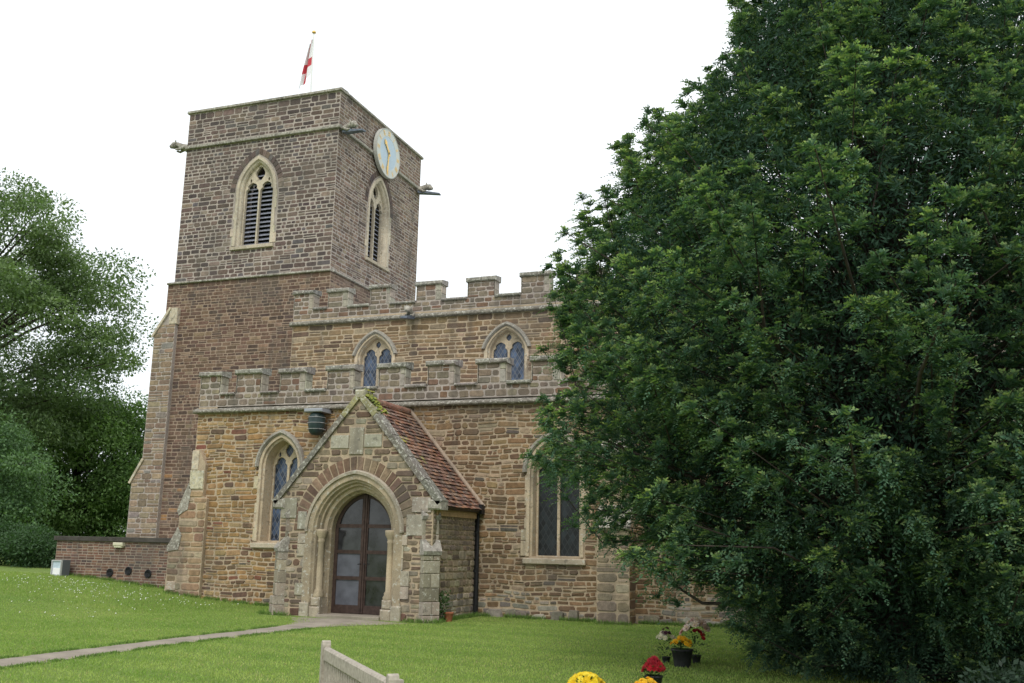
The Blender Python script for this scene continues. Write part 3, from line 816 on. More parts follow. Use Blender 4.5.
# diagonal buttresses
for s in (-1, 1):
    d = Vector((s*1, -1, 0)).normalized(); cpt = Vector((UC+s*(HW-.17), YP+.17, 0))
    f = Fr(cpt, Vector((1, s*1, 0)).normalized())         # w points along d
    mb = MB()
    HWB = .19
    def lev(v0, v1, w1, wtop, col_):
        v = v0
        while v < v1-.03:
            h = random.uniform(.22, .34); h = min(h, v1-v)
            if v1 - v - h < .1: h = v1-v
            if random.random() < .4:
                k = random.uniform(-.06, .06)
                box(mb, f, -HWB, k-.004, v+.005, v+h-.005, -.1, w1, 0, vary(col_, .32), .012); box(mb, f, k+.004, HWB, v+.005, v+h-.005, -.1, w1, 0, vary(col_, .32), .012)
            else: box(mb, f, -HWB, HWB, v+.005, v+h-.005, -.1, w1, 0, vary(col_, .32), .012)
            v += h
    lev(-.1, .42, .32, 0, (.30, .265, .215)); lev(.42, 1.40, .26, 0, (.33, .295, .235))
    def weather(v0, v1, w0, w1):
        vs = [f.p(-HWB-.02, v0, w0), f.p(HWB+.02, v0, w0), f.p(HWB+.02, v0+.08, w0+.03), f.p(-HWB-.02, v0+.08, w0+.03), f.p(-HWB-.02, v1, w1), f.p(HWB+.02, v1, w1), f.p(-HWB-.02, v0, -.1), f.p(HWB+.02, v0, -.1), f.p(-HWB-.02, v1, -.1), f.p(HWB+.02, v1, -.1)]
        mb.add(vs, [(0, 1, 2, 3), (3, 2, 5, 4), (1, 7, 9, 5, 2), (6, 0, 3, 4, 8), (6, 7, 1, 0), (4, 5, 9, 8)], 1, (.32, .30, .27))
    weather(1.40, 1.72, .28, .14)
    lev(1.60, 2.15, .13, 0, (.33, .30, .24)); weather(2.15, 2.45, .15, .0)
    mb.build('buttress', [JAMB, COPING], church)
# porch roof: battens of clay tiles, east and west slopes
OV = .18; EZ = 2.60; RZ = GA+.02
rm = MB()
for s in (-1, 1):
    e = Vector((UC+s*(HW+OV), 0, EZ-OV*.9)); r = Vector((UC, 0, RZ)); d = (r-e); L = d.length; d.normalize()
    f = Fr((e.x, YP+.12, e.z), (0, s*1, 0), v=d)           # w is the slope normal, upwards
    lenY = YA-YP-.12
    u0, u1 = (0, lenY) if s > 0 else (-lenY, 0)
    box(rm, f, u0, u1, 0, L, -.1, -.012, 0, (.12, .08, .06))
    rows = 27; th = L/rows
    for i in range(rows):
        u = u0 - random.uniform(0, .1); 
        while u < u1:
            a, b = max(u, u0), min(u+.165, u1)
            if b-a > .02:
                t = i/rows; dist = (a-u0) if s > 0 else (u1-b)
                if random.random() < .75*math.exp(-dist/.28)*(t > .35)*(.4+t): c = vary(random.choice([(.42, .38, .08), (.34, .30, .10), (.30, .26, .12)]), .2)
                else: c = vary(random.choice([(.25, .125, .08), (.30, .165, .10), (.19, .095, .07), (.34, .20, .145), (.13, .08, .066), (.23, .16, .125)]), .2)
                z0, z1 = i*th, (i+1.25)*th
                lift = random.uniform(.018, .045)
                vs = [f.p(a+.003, z0, lift), f.p(b-.003, z0, lift), f.p(b-.003, z1, .0), f.p(a+.003, z1, .0), f.p(a+.003, z0, lift-.016), f.p(b-.003, z0, lift-.016), f.p(b-.003, z1, -.012), f.p(a+.003, z1, -.012)]
                rm.add(vs, [(0, 1, 2, 3), (4, 5, 1, 0), (5, 6, 2, 1), (7, 4, 0, 3)], 1, c)
            u += .168
ro = rm.build('porch_roof', [TILE, TILE], church)
m2 = MB()
k = 0
y = YP+.1
while y < YA-.02:
    tube(m2, [(UC, y, RZ-.02), (UC, min(y+.33, YA-.01), RZ-.02)], [.105, .10], 10, 0, vary((.27, .14, .1), .2)); y += .33
m2.build('ridge_tile', TILE, ro)
m2 = MB()                                       # mortar fillet where the roof meets the wall
f3 = [(UC, YA-.03, RZ+.08), (UC+HW+OV, YA-.03, EZ-OV*.9+.09)]
tube(m2, f3, .055, 6, 0, (.40, .32, .25)); tube(m2, [(UC, YA-.03, RZ+.08), (UC-HW-OV, YA-.03, EZ-OV*.9+.09)], .055, 6, 0, (.40, .32, .25))
m2.build('mortar_fillet', MORTAR, ro)
cm = MB()                                       # gable coping stones
for s in (-1, 1):
    e = Vector((UC+s*(HW+.17), 0, GB-.12)); r = Vector((UC, 0, GA+.10)); d = r-e; L = d.length; d.normalize()
    f = Fr((e.x, YP, e.z), (0, s*1, 0), v=d)
    u0, u1 = (-.07, .30) if s > 0 else (-.30, .07)
    n = 5
    for i in range(n):
        c = (.21, .20, .175) if i < n-1 else (.30, .28, .15)
        box(cm, f, u0, u1, L*i/n+.004, L*(i+1)/n-.004, -.07, .06, 0, vary(c, .12), .014)
    box(cm, PF, *sorted((UC+s*(HW-.12), UC+s*(HW+.2))), GB-.26, GB-.04, -.32, .07, 0, (.35, .33, .28), .03)
box(cm, PF, UC-.13, UC+.13, GA-.02, GA+.2, -.3, .075, 0, (.36, .34, .25), .04)
co = cm.build('gable_coping', COPING, church)
mm = MB(); rr = random.Random(3)                # moss cushions on the apex
for k in range(170):
    t = rr.random()**1.6
    xx = UC + .05 + t*.42; zz = GA+.17 - t*.42*1.16 + rr.uniform(-.02, .05); yy_ = YP + rr.uniform(-.02, .34) + t*.1
    if k < 26: xx = UC + rr.uniform(-.1, .14); zz = GA + .19
    rd = rr.uniform(.02, .05); c = vary(rr.choice([(.20, .22, .04), (.27, .27, .05), (.14, .18, .04)]), .2)
    lathe(mm, (xx, yy_, zz-rd*.3), [(rd, 0), (rd*.85, rd*.5), (rd*.4, rd*.85), (.001, rd*.95)], 6, 0, c)
mm.build('moss', PAINT, co)
mb = MB()
box(mb, PE, YP+.12, YA-.14, 2.24, 2.385, -.06, .05, 0); mb.build('eaves_board', TANWOOD, church)
mb = MB()
gy = [YP+.1, YA-.05]; gx = UC+HW+.13
tube(mb, [(gx-.03, gy[0], 2.46), (gx-.03, gy[1], 2.45)], .07, 8, 0)
tube(mb, [(gx, YA-.09, 2.47), (UC+HW+.04, YA-.09, 2.3), (UC+HW+.06, YA-.09, .02)], .062, 8, 0)
box(mb, PE, YA-.2, YA-.02, 2.36, 2.58, .0, .2, 0)
for z in (1.9, 1.0, .15): tube(mb, [(UC+HW+.04, YA-.09, z), (UC+HW+.04, YA-.09, z+.07)], .07, 8, 0)
mb.build('downpipe', IRON, church)
# doors
DY = YP+.50; DF = SOUTH(DY); da = .755
dapts = arch_path(UC, .07, A['vs'], A['a'], A['h'], 0, 16)
for s in (-1, 1):
    half = [(u, v) for u, v in dapts if (u-UC)*s >= -1e-6]
    if s < 0: outer = half + [(UC-.006, .07)] ; outer = [(min(u, UC-.006), v) for u, v in half] + [(UC-.006, .07)]
    else: outer = [(UC+.006, .07)] + [(max(u, UC+.006), v) for u, v in half]
    mb = MB(); holes = []
    zr = [.23, .83, .90, 1.40, 1.47, 2.02, 2.09]
    for (z0, z1) in ((.25, .80), (.88, 1.38), (1.46, 1.96)):
        a, b = sorted((UC+s*.085, UC+s*(A['a']-.085))); holes.append([(a, z0), (b, z0), (b, z1), (a, z1)])
    top = []
    zt0 = 2.04
    for i in range(11):
        z = zt0 + (2.66-zt0)*i/10; hwz = arch_hw(z, 0, A['vs'], A['a'], A['h'], -.085)
        if hwz > .1: top.append((UC+s*hwz, z))
    holes.append([(UC+s*.085, zt0)] + top + [(UC+s*.085, top[-1][1]+.02)])
    plate(mb, DF, outer, holes, -.05, 0, 0)
    box(mb, DF, *sorted((UC+s*.006, UC+s*.05)), .08, 2.7, 0, .025, 0)
    o = mb.build('door', WOODBR, church); o['label'] = ('left' if s < 0 else 'right') + ' leaf of the glazed brown porch doors'
    for k, hl in enumerate(holes):
        g = MB(); cu = sum(p[0] for p in hl)/len(hl)
        plate(g, DF, [(p[0]+(.01 if p[0] > cu else -.01), p[1]) for p in hl], [], -.032, -.024, 0)
        g.build('door_glass', FROST if (k < 2 and s < 0) else DGLASS, o)
    h = MB(); tube(h, [(UC+s*.045, DY-.02, 1.16), (UC+s*.045, DY-.06, 1.16), (UC+s*.10, DY-.065, 1.15)], .012, 6); h.build('handle', IRON, o)
mb = MB(); box(mb, SOUTH(YA-.02), UC-HW+.4, UC+HW-.4, 0, 3, -.02, 0, 0, (.3, .25, .2)); mb.build('inner_wall', MORTAR, church)

# ------------------------------------------------------------------ tower clock
CK = Vector((XE-.07, 32.08, 16.53)); ck = empty('tower_clock', CK, 'round pale blue clock with gold hands high on the tower', 'clock')
CFm = Fr(CK, (0, 1, 0))
def disc(mb, r, w0, w1, c, mat=0, n=48, r_in=None):
    pts = [(r*math.cos(2*math.pi*i/n), r*math.sin(2*math.pi*i/n)) for i in range(n)]
    hl = [] if r_in is None else [[(r_in*math.cos(2*math.pi*i/n), r_in*math.sin(2*math.pi*i/n)) for i in range(n)]]
    plate(mb, CFm, pts, hl, w0, w1, mat, c)
mb = MB(); disc(mb, .95, .10, .20, (.5, .56, .60)); mb.build('dial', PAINT, ck)
mb = MB(); disc(mb, .955, .19, .215, (.62, .63, .60), r_in=.66); disc(mb, .98, .08, .225, (.45, .45, .42), r_in=.95); mb.build('chapter_ring', PAINT, ck)
mb = MB(); disc(mb, .68, .20, .21, (.50, .60, .70)); mb.build('blue_centre', PAINT, ck)
mb = MB()
nums = ['XII', 'I', 'II', 'III', 'IIII', 'V', 'VI', 'VII', 'VIII', 'IX', 'X', 'XI']
for k, s in enumerate(nums):
    th = rad(90-30*k); rd = Vector((math.cos(th), math.sin(th))); tg = Vector((rd.y, -rd.x))
    mb = MB(); wd = {'I': .045, 'V': .10, 'X': .10}; tot = sum(wd[q] for q in s); x = -tot/2
    def stroke(a, b):
        q = [rd*(.81+p[1])+tg*p[0] for p in (a, b)]; d2 = (q[1]-q[0]).normalized(); n2 = Vector((-d2.y, d2.x))*.012
        pts = [q[0]-n2, q[0]+n2, q[1]+n2, q[1]-n2]
        mb.add([CFm.p(p.x, p.y, .222) for p in pts], [(3, 2, 1, 0)], 0)
    for q in s:
        c = x+wd[q]/2
        if q == 'I': stroke((c, -.1), (c, .1))
        elif q == 'V': stroke((c-.04, .1), (c, -.1)); stroke((c+.04, .1), (c, -.1))
        else: stroke((c-.04, .1), (c+.04, -.1)); stroke((c-.04, -.1), (c+.04, .1))
        x += wd[q]
    mb.build('numeral', GOLD, ck)
def hand(ang, L, wd, nm):
    th = rad(90-ang); d = Vector((math.cos(th), math.sin(th))); n2 = Vector((-d.y, d.x))
    pts = [-d*.12+n2*wd*.5, -d*.12-n2*wd*.5, d*L*.6-n2*wd*.6, d*L*.72-n2*wd*1.3, d*L, d*L*.72+n2*wd*1.3, d*L*.6+n2*wd*.6]
    mb = MB(); plate(mb, CFm, [(p.x, p.y) for p in pts], [], .24, .26, 0); mb.build(nm, GOLD, ck)
hand(319, .60, .075, 'hour_hand'); hand(186, .86, .05, 'minute_hand')

# ------------------------------------------------------------------ flagpole and flag
FP = Vector((-20.3, 31.0, 16.5)); fp = empty('flagpole', FP, 'slender white flagpole standing on the tower roof', 'flagpole')
mb = MB(); tube(mb, [FP, FP+Vector((-.02, 0, 2.6)), FP+Vector((-.05, 0, 5.1))], [.045, .035, .024], 8); mb.build('pole', WHITE, fp)
mb = MB(); lathe(mb, FP+Vector((-.05, 0, 5.1)), [(.03, 0), (.08, .03), (.09, .06), (.05, .12), (.001, .14)], 10); mb.build('finial', GOLD, fp)
mb = MB(); nu, nv = 14, 18; W_, H_ = .62, 1.9
def flagp(i, j):
    t = j/nv; s = i/nu
    spread = .06 + .34*t
    fold = math.sin(s*11+t*2)*.09*(.3+s)
    return (FP.x-.06 - s*spread - .12*t*s, FP.y - .03 + fold, FP.z + 4.95 - t*H_*(.85+.15*s) - s*.35)
for j in range(nv):
    for i in range(nu):
        cx, cy = (i+.5)/nu, (j+.5)/nv
        red = (abs(cx-.5) < .12) or (abs(cy-.62) < .11)
        c = (.55, .07, .09) if red else (.8, .8, .82)
        mb.add([flagp(i, j), flagp(i+1, j), flagp(i+1, j+1), flagp(i, j+1)], [(0, 1, 2, 3)], 0, c, True)
fl = mb.build('flag', PAINT, None, loc=FP+Vector((-.05, 0, 4.9)))
tag(fl, 'white flag with red cross hanging limp from the pole', 'flag')

# ------------------------------------------------------------------ brick wall left of the church
BY = 22.75; BWL = empty('brick_wall', (-22.3, BY, gz(-22.3, BY)), 'low brown brick wall with dark flat coping left of the church', 'wall')
BFm = SOUTH(BY); mb = MB()
box(mb, BFm, -22.45, -17.85, 0, 1.52, -.34, 0, 1, (.32, .27, .22))
rubble(mb, BFm, 0.1, 1.51, lambda v: [(-22.45, -17.85)], [(4, (.17, .095, .07)), (3, (.13, .08, .065)), (2, (.22, .135, .095)), (1, (.09, .07, .062))], (.073, .077), (.215, .235), .012, (.003, .006), False, .002, split=0)
we = Fr((-22.45, 0, 0), (0, -1, 0)); box(mb, we, -27.5, -BY-.002, 0, 1.52, -.3, -.002, 1, (.32, .27, .22))
mb.build('brickwork', [BRICK, MORTAR], BWL)
mb = MB(); box(mb, BFm, -22.53, -17.62, 1.52, 1.65, -.45, .07, 0, (.06, .055, .05), .012); box(mb, we, -27.5, -BY-.46, 1.522, 1.648, -.4, .07, 0, (.06, .055, .05), .012)
mb.build('coping', STONE, BWL)
for u in (-20.42, -19.78, -19.1):
    mb = MB(); z = gz(u, BY)+.22 + (.0 if u < -20 else .12)
    lathe(mb, (u, BY+.0, z), [(.115, -.01), (.115, .03), (.09, .035), (.085, .012), (.001, .012)], 18, 0, ax=(0, -1, 0))
    for k in range(3): box(mb, BFm, u-.08, u+.08, z-.055+k*.05, z-.04+k*.05, .012, .028, 0)
    mb.build('vent', IRON, BWL)
wl = MB(); box(wl, SOUTH(BY), -20.32, -19.98, 1.40, 1.50, 0, .14, 0, (.55, .52, .38), .02); box(wl, SOUTH(BY), -20.28, -20.02, 1.36, 1.40, .02, .12, 0, (.7, .68, .5), .01)
tag(wl.build('bulkhead_light', PAINT, None, loc=(-20.15, BY-.07, 1.44)), 'small cream bulkhead lamp under the coping of the brick wall', 'lamp')
fx = Vector((-21.95, BY-.42, gz(-21.95, BY-.4))); fb = empty('floodlight', fx, 'square glass fronted floodlight box on the grass by the brick wall', 'floodlight')
ff = Fr(fx, Vector((1, -.12, 0)))
mb = MB(); box(mb, ff, -.2, .2, .0, .44, -.28, -.02, 0, (.10, .11, .12), .01)
for (a, b, c_, d) in ((-.2, .2, .41, .44), (-.2, .2, 0, .03), (-.2, -.17, .03, .41), (.17, .2, .03, .41)): box(mb, ff, a, b, c_, d, -.02, .03, 0, (.45, .46, .46))
mb.build('housing', PAINT, fb)
mb = MB(); box(mb, ff, -.17, .17, .03, .41, -.018, -.005, 0, (.42, .52, .62)); mb.build('lamp_glass', m_plain('lamp_glass', (.50, .60, .68), .12, .15, 5), fb)
mb = MB(); box(mb, ff, -.15, .15, .04, .22, -.005, .004, 0, (.75, .78, .78)); mb.build('reflector', WHITE, fb)

# ------------------------------------------------------------------ hooded lamp high on the aisle wall
lp = Vector((-13.52, YA-.28, 4.62)); lo = empty('wall_lamp', lp, 'dark round caged lamp with pale cap high on the wall above the porch gable', 'lamp')
mb = MB(); lathe(mb, lp, [(.001, -.31), (.12, -.30), (.19, -.22), (.22, -.05), (.22, .15), (.17, .24), (.10, .28)], 16); mb.build('lamp_body', LAMPBODY, lo)
mb = MB(); box(mb, Fr(lp, (1, 0, 0)), -.27, .27, .27, .36, -.25, .22, 0, (.30, .32, .35), .02); mb.build('cap', PAINT, lo)
mb = MB()
for z in (-.16, .0, .14):
    tube(mb, [lp+Vector((.235*math.cos(t), .235*math.sin(t), z)) for t in [2*math.pi*i/16 for i in range(17)]], .006, 4, 0, (.5, .5, .5), caps=False)
mb.build('wire_guard', PAINT, lo)
mb = MB(); tube(mb, [lp+Vector((0, .24, .2)), lp+Vector((0, 0, .2))], .02, 6); mb.build('bracket', IRON, lo)

# ------------------------------------------------------------------ garden bench
B0, B1 = Vector((-3.80, 6.47, 0)), Vector((-2.53, 5.03, 0))
bo = (B0+B1)/2; bench = empty('park_bench', bo, 'weathered pale wooden garden bench with slatted back on the lawn', 'bench')
bu = (B1-B0).normalized(); BL = (B1-B0).length; bf = Fr(B0, bu)   # w points away to the lower left
def bbx(mb, *a, **k): box(mb, bf, *a, **k)
for s_, u in ((0, 0), (1, BL)):
    mb = MB()
    pts = [(-.03, 0), (.03, 0), (.03, .885), (.022, .905), (0, .915), (-.022, .905), (-.03, .885)]
    plate(mb, bf, [(u+x, z) for x, z in pts], [], -.03, .03, 0, (.5, .4, .3)); mb.build('back_leg', TEAK, bench)
    mb = MB(); bbx(mb, u-.03, u+.03, 0, .60, -.55, -.49, 0, (.5, .4, .3), .004); mb.build('front_leg', TEAK, bench)
    mb = MB(); bbx(mb, u-.035, u+.035, .60, .63, -.58, -.03, 0, (.5, .4, .3), .006); mb.build('armrest', TEAK, bench)
mb = MB(); bbx(mb, .03, BL-.03, .775, .87, -.02, .022, 0, (.5, .4, .3), .012); mb.build('top_rail', TEAK, bench)
mb = MB(); bbx(mb, .03, BL-.03, .44, .51, -.018, .018, 0); 
n = 26
for k in range(n): u = .06 + (BL-.12)*k/(n-1); bbx(mb, u-.013, u+.013, .51, .775, -.009, .009, 0, (.5, .4, .3))
mb.build('back_slats', TEAK, bench)
mb = MB()
for k in range(6): bbx(mb, .0, BL, .41, .435, -.54+k*.085, -.54+k*.085+.07, 0, (.5, .4, .3), .004)
bbx(mb, .03, BL-.03, .34, .408, -.53, -.50, 0); mb.build('seat', TEAK, bench)

# ------------------------------------------------------------------ flowers
def flower_group(name, pos, label, cat, pot, blooms, leafh, group=None, stems=26, spread=.14, rs=0, petal=.022):
    x, y = pos; z = gz(x, y); e = empty(name, (x, y, z), label, cat, group); R_ = random.Random(rs)
    pr_, ph, pm = pot
    mb = MB(); lathe(mb, (x, y, z), [(pr_*.75, 0), (pr_, ph*.9), (pr_*1.07, ph*.9), (pr_*1.07, ph), (pr_*.9, ph), (pr_*.85, ph*.8), (.001, ph*.8)], 16); mb.build('pot', pm, e)
    mb = MB()
    for k in range(stems*5):
        a = R_.uniform(0, 6.28); rr_ = spread*R_.uniform(.1, 1.1); zz = z + ph*.8 + R_.uniform(.0, leafh)*1.0
        c_ = Vector((x+rr_*math.cos(a), y+rr_*math.sin(a), zz)); d = Vector((math.cos(a), math.sin(a), R_.uniform(-.2, .9))).normalized()*R_.uniform(.04, .08); s = d.cross(Vector((0, 0, 1))).normalized()*.015
        mb.add([c_, c_+d*.5+s, c_+d, c_+d*.5-s], [(0, 1, 2, 3)], 0, vary((.05, .10, .03), .3))
    mb.build('foliage', LEAF, e)
    for (cols, n, z0, z1, sp, br, nm) in blooms:
        mb = MB()
        for k in range(n):
            a = R_.uniform(0, 6.28); q = math.sqrt(R_.random()); rr_ = sp*q
            ctr = Vector((x+rr_*math.cos(a), y+rr_*math.sin(a), z + z0 + (z1-z0)*(1-q*q)*R_.uniform(.7, 1)))
            out_ = (Vector((math.cos(a)*q, math.sin(a)*q-.35, .75))).normalized(); t1 = out_.orthogonal().normalized(); t2 = out_.cross(t1)
            cc = R_.choice(cols)
            for layer in range(3):
                np_ = 8-layer; rl = br*(1-.28*layer)
                for m_ in range(np_):
                    th = 2*math.pi*m_/np_ + layer*.4; dd = (t1*math.cos(th)+t2*math.sin(th)); sd = (t1*-math.sin(th)+t2*math.cos(th))*rl*.38
                    b0 = ctr + out_*layer*.006; tip = b0 + dd*rl + out_*(rl*(.25+.3*layer))
                    mb.add([b0, b0+dd*rl*.6+sd+out_*rl*.1, tip, b0+dd*rl*.6-sd+out_*rl*.1], [(0, 1, 2, 3)], 0, vary(cc, .15))
        mb.build(nm, PETAL, e)
    return e
YEL = [(.80, .62, .03), (.78, .55, .02), (.85, .70, .08)]; ORY = [(.80, .45, .02), (.82, .52, .03)]
RED = [(.32, .012, .02), (.42, .02, .03), (.25, .01, .02)]; PINK = [(.75, .55, .50), (.80, .66, .60), (.62, .38, .36)]
flower_group('flower_pot', (-3.24, 11.3), 'low round pot full of bright yellow chrysanthemums at the lawn edge', 'flowers', (.13, .10, DKPOT), [(YEL, 75, .10, .22, .20, .045, 'blooms')], .10, 'grave flowers on the lawn', 26, .17, 1)
flower_group('flower_pot', (-2.56, 11.75), 'dark red roses rising on leafy stems behind small yellow flowers', 'flowers', (.10, .18, DKPOT), [(RED, 30, .22, .38, .12, .05, 'blooms')], .18, 'grave flowers on the lawn', 26, .13, 2)
flower_group('flower_pot', (-2.56, 11.35), 'small orange yellow flowers in front of the dark red roses', 'flowers', (.09, .08, DKPOT), [(ORY, 34, .11, .20, .13, .035, 'blooms')], .06, 'grave flowers on the lawn', 16, .12, 3)
flower_group('flower_pot', (-2.72, 14.35), 'black tub of yellow orange flowers nearest the yew', 'flowers', (.15, .24, DKPOT), [(ORY, 30, .30, .40, .15, .04, 'blooms')], .12, 'grave flowers on the lawn', 26, .15, 4)
flower_group('flower_pot', (-2.62, 14.9), 'tall bunch of pale pink roses behind the black tub', 'flowers', (.07, .12, DKPOT), [(PINK, 17, .42, .66, .20, .068, 'blooms'), (RED, 6, .35, .5, .16, .04, 'dark_blooms')], .42, 'grave flowers on the lawn', 34, .22, 5)
flower_group('flower_pot', (-3.02, 14.7), 'cream and purple flower bunch left of the black tub', 'flowers', (.06, .09, DKPOT), [([(.72, .66, .52)], 12, .34, .44, .13, .045, 'blooms'), ([(.10, .03, .06)], 8, .36, .55, .07, .035, 'dark_blooms')], .30, 'grave flowers on the lawn', 26, .13, 6)
# small plant and terracotta pot at the porch corner
tp = empty('potted_plant', (-8.86, 20.15, 0), 'small weedy plant in a terracotta pot by the porch corner', 'plant')
mb = MB(); lathe(mb, (-8.86, 20.15, 0), [(.07, 0), (.10, .16), (.11, .17), (.11, .2), (.09, .2), (.08, .15), (.001, .15)], 14); mb.build('pot', TERRA, tp)
mb = MB(); R_ = random.Random(9)
for k in range(160):
    a = R_.uniform(0, 6.28); q = R_.uniform(.02, .16); c_ = Vector((-8.95+q*math.cos(a), 20.05+q*math.sin(a), R_.uniform(.05, .62))); d = Vector((R_.uniform(-1, 1), R_.uniform(-1, 1), R_.uniform(0, 1))).normalized()*.08; s = d.orthogonal().normalized()*.018
    mb.add([c_, c_+d*.5+s, c_+d, c_+d*.5-s], [(0, 1, 2, 3)], 0, vary((.05, .10, .03), .3))
mb.build('foliage', LEAF, tp)

# ------------------------------------------------------------------ trees
def rnd_dirs(n):
    d = rng.normal(size=(n, 3)); return d/np.linalg.norm(d, axis=1, keepdims=True)
def yew(cx, cy, prof, nb, spr, lv, name, label, seed, leafL=.060, leafW=.023, bl=1.7, fill=230000, sg=11, extra=()):
    g = np.random.default_rng(seed)
    root = empty(name, (cx, cy, 0), label, 'tree')
    zs = np.array([p[0] for p in prof]); rs = np.array([p[1] for p in prof])
    # bough end points over the crown
    zb = []; dens = np.interp(np.linspace(zs[0], zs[-1], 200), zs, rs+.35); dens /= dens.sum()
    z = g.choice(np.linspace(zs[0], zs[-1], 200), nb, p=dens) + g.uniform(-.03, .03, nb)
    az = g.uniform(0, 2*np.pi, nb); fr_ = g.random(nb) < .45; az[fr_] = g.uniform(-np.pi-.6, .3, fr_.sum())
    R = np.interp(z, zs, rs)
    lump = 1 + .04*np.sin(az*3+z*1.1+1) + .045*np.sin(az*7-z*1.7) + .04*np.sin(az*13+z*3.1)
    lump *= 1 - .15*np.clip(np.cos(az+2.36), 0, 1)**2*np.clip((z-4.8)/1.5, 0, 1)
    depth = 1 - .26*g.random(nb)**2
    rad_ = R*lump*depth*g.uniform(.93, 1.05, nb)
    outd = np.stack([np.cos(az), np.sin(az), np.zeros(nb)], 1)
    end = np.stack([cx+outd[:, 0]*rad_, cy+outd[:, 1]*rad_, z], 1)
    rel = (z-zs[0])/(zs[-1]-zs[0])
    upb = np.interp(rel, [0, .2, .5, 1], [-.05, .35, 1.0, 1.8])
    ax = outd + np.stack([g.normal(0, .28, nb), g.normal(0, .28, nb), upb + g.normal(0, .22, nb)], 1)
    ax /= np.linalg.norm(ax, axis=1, keepdims=True)
    L = bl*g.uniform(.7, 1.35, nb)*np.interp(rel, [0, .15, 1], [.8, 1, 1.0])
    bright = g.random(nb)
    if extra:
        ex_, ey_, ez_ = [np.array(q) for q in zip(*[e_[0] for e_ in extra])]
        end = np.concatenate([end, np.stack([ex_, ey_, ez_], 1)]); a2 = np.array([e_[1] for e_ in extra], float); ax = np.concatenate([ax, a2/np.linalg.norm(a2, axis=1, keepdims=True)])
        L = np.concatenate([L, [e_[2] for e_ in extra]]); bright = np.concatenate([bright, g.random(len(extra))]); nb += len(extra)
    # rounded tufts of drooping sprigs strung along each bough, smaller towards its tip
    t = (np.arange(spr)[None, :]+g.uniform(.1, .9, (nb, spr)))/spr
    base = end[:, None, :] - ax[:, None, :]*(L[:, None]*(1-t))[:, :, None]
    off = g.normal(size=(nb, spr, 3)); off /= np.linalg.norm(off, axis=2, keepdims=True)
    tc_ = base + off*(.34*(1-t)**.8 + .02)[:, :, None]
    tc_ = tc_.reshape(-1, 3); tr = ((.15 + .20*(1-t)**.6)*g.uniform(.75, 1.25, (nb, spr))).reshape(-1)
    nt_ = len(tc_); bd = np.repeat(ax, spr, axis=0); tb = np.clip(np.repeat(bright, spr)*.6 + .5*g.random(nt_), 0, 1); tt = t.reshape(-1)
    ti = np.repeat(np.arange(nt_), sg); ns = len(ti)
    sd = g.normal(size=(ns, 3)); sd /= np.linalg.norm(sd, axis=1, keepdims=True)
    sd = sd + bd[ti]*.75 + np.array([0, 0, .30]); sd /= np.linalg.norm(sd, axis=1, keepdims=True)
    sp = tc_[ti] - sd*(tr[ti]*.15)[:, None]
    sl = tr[ti]*g.uniform(.8, 1.35, ns)
    u = np.linspace(0.08, 1, lv)[None, :] + g.uniform(-.03, .03, (ns, lv))
    P0 = sp[:, None, :] + sd[:, None, :]*(sl[:, None]*u)[:, :, None]; P0[:, :, 2] -= (.42*sl[:, None]*u**2)
    rt = g.normal(0, .35, size=(ns, 3)) + np.array([0, 0, 1.]); pl = np.cross(sd, rt); pl /= np.linalg.norm(pl, axis=1, keepdims=True)
    sgn = np.where(np.arange(lv) % 2 == 0, 1, -1)[None, :, None]
    ld = sd[:, None, :]*.9 + pl[:, None, :]*sgn*.75 + g.normal(0, .18, (ns, lv, 3)); ld[:, :, 2] -= .35*u
    nm = np.cross(sd, pl)[:, None, :] + g.normal(0, .25, (ns, lv, 3))
    n = ns*lv
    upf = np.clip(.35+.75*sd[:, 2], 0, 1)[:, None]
    newg_lit = np.clip((u-.45)/.55, 0, 1)*upf*(.15+1.0*tb[ti]**1.4*(.45+.55*tt[ti]))[:, None]  # new growth at sprig tips, plus painted top light on upward-facing sprigs
    newg_lit = np.clip(newg_lit, 0, 1).reshape(-1, 1)
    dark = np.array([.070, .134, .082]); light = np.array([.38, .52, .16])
    C = dark*(1-newg_lit) + light*newg_lit; C = C*g.uniform(.75, 1.25, (n, 1)); C[:, 0] *= g.uniform(.85, 1.2, n)
    tap = (1.15 - .45*u).reshape(-1)
    pos = P0.reshape(-1, 3); d = ld.reshape(-1, 3); nn = nm.reshape(-1, 3)
    LL = leafL*tap*g.uniform(.75, 1.25, n); WW = leafW*g.uniform(.8, 1.25, n)
    # coarser inner foliage, its darker colour standing in for shade within the crown
    zf = g.choice(np.linspace(zs[0], zs[-1], 200), fill, p=dens); Rf = np.interp(zf, zs, rs)*np.sqrt(g.uniform(.12, .62, fill)); af = g.uniform(0, 2*np.pi, fill)
    pf = np.stack([cx+Rf*np.cos(af), cy+Rf*np.sin(af), zf], 1); df = g.normal(size=(fill, 3)); nf = g.normal(size=(fill, 3))
    pos = np.concatenate([pos, pf]); d = np.concatenate([d, df]); nn = np.concatenate([nn, nf])
    LL = np.concatenate([LL, g.uniform(.06, .13, fill)]); WW = np.concatenate([WW, g.uniform(.018, .035, fill)])
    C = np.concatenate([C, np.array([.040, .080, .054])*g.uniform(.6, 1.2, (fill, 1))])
    keep = pos[:, 2] > .03
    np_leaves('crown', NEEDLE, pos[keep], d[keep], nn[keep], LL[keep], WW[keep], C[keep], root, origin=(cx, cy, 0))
    # trunk and limbs
    mb = MB(); top = zs[-1]
    tube(mb, [(cx, cy, -.2), (cx+.05, cy, .5), (cx-.1, cy+.1, 2), (cx+.1, cy, top*.5), (cx, cy, top*.85)], [.62, .48, .40, .22, .05], 12)
    mb.build('trunk', BARK, root)
    mb = MB(); rr_ = random.Random(seed)
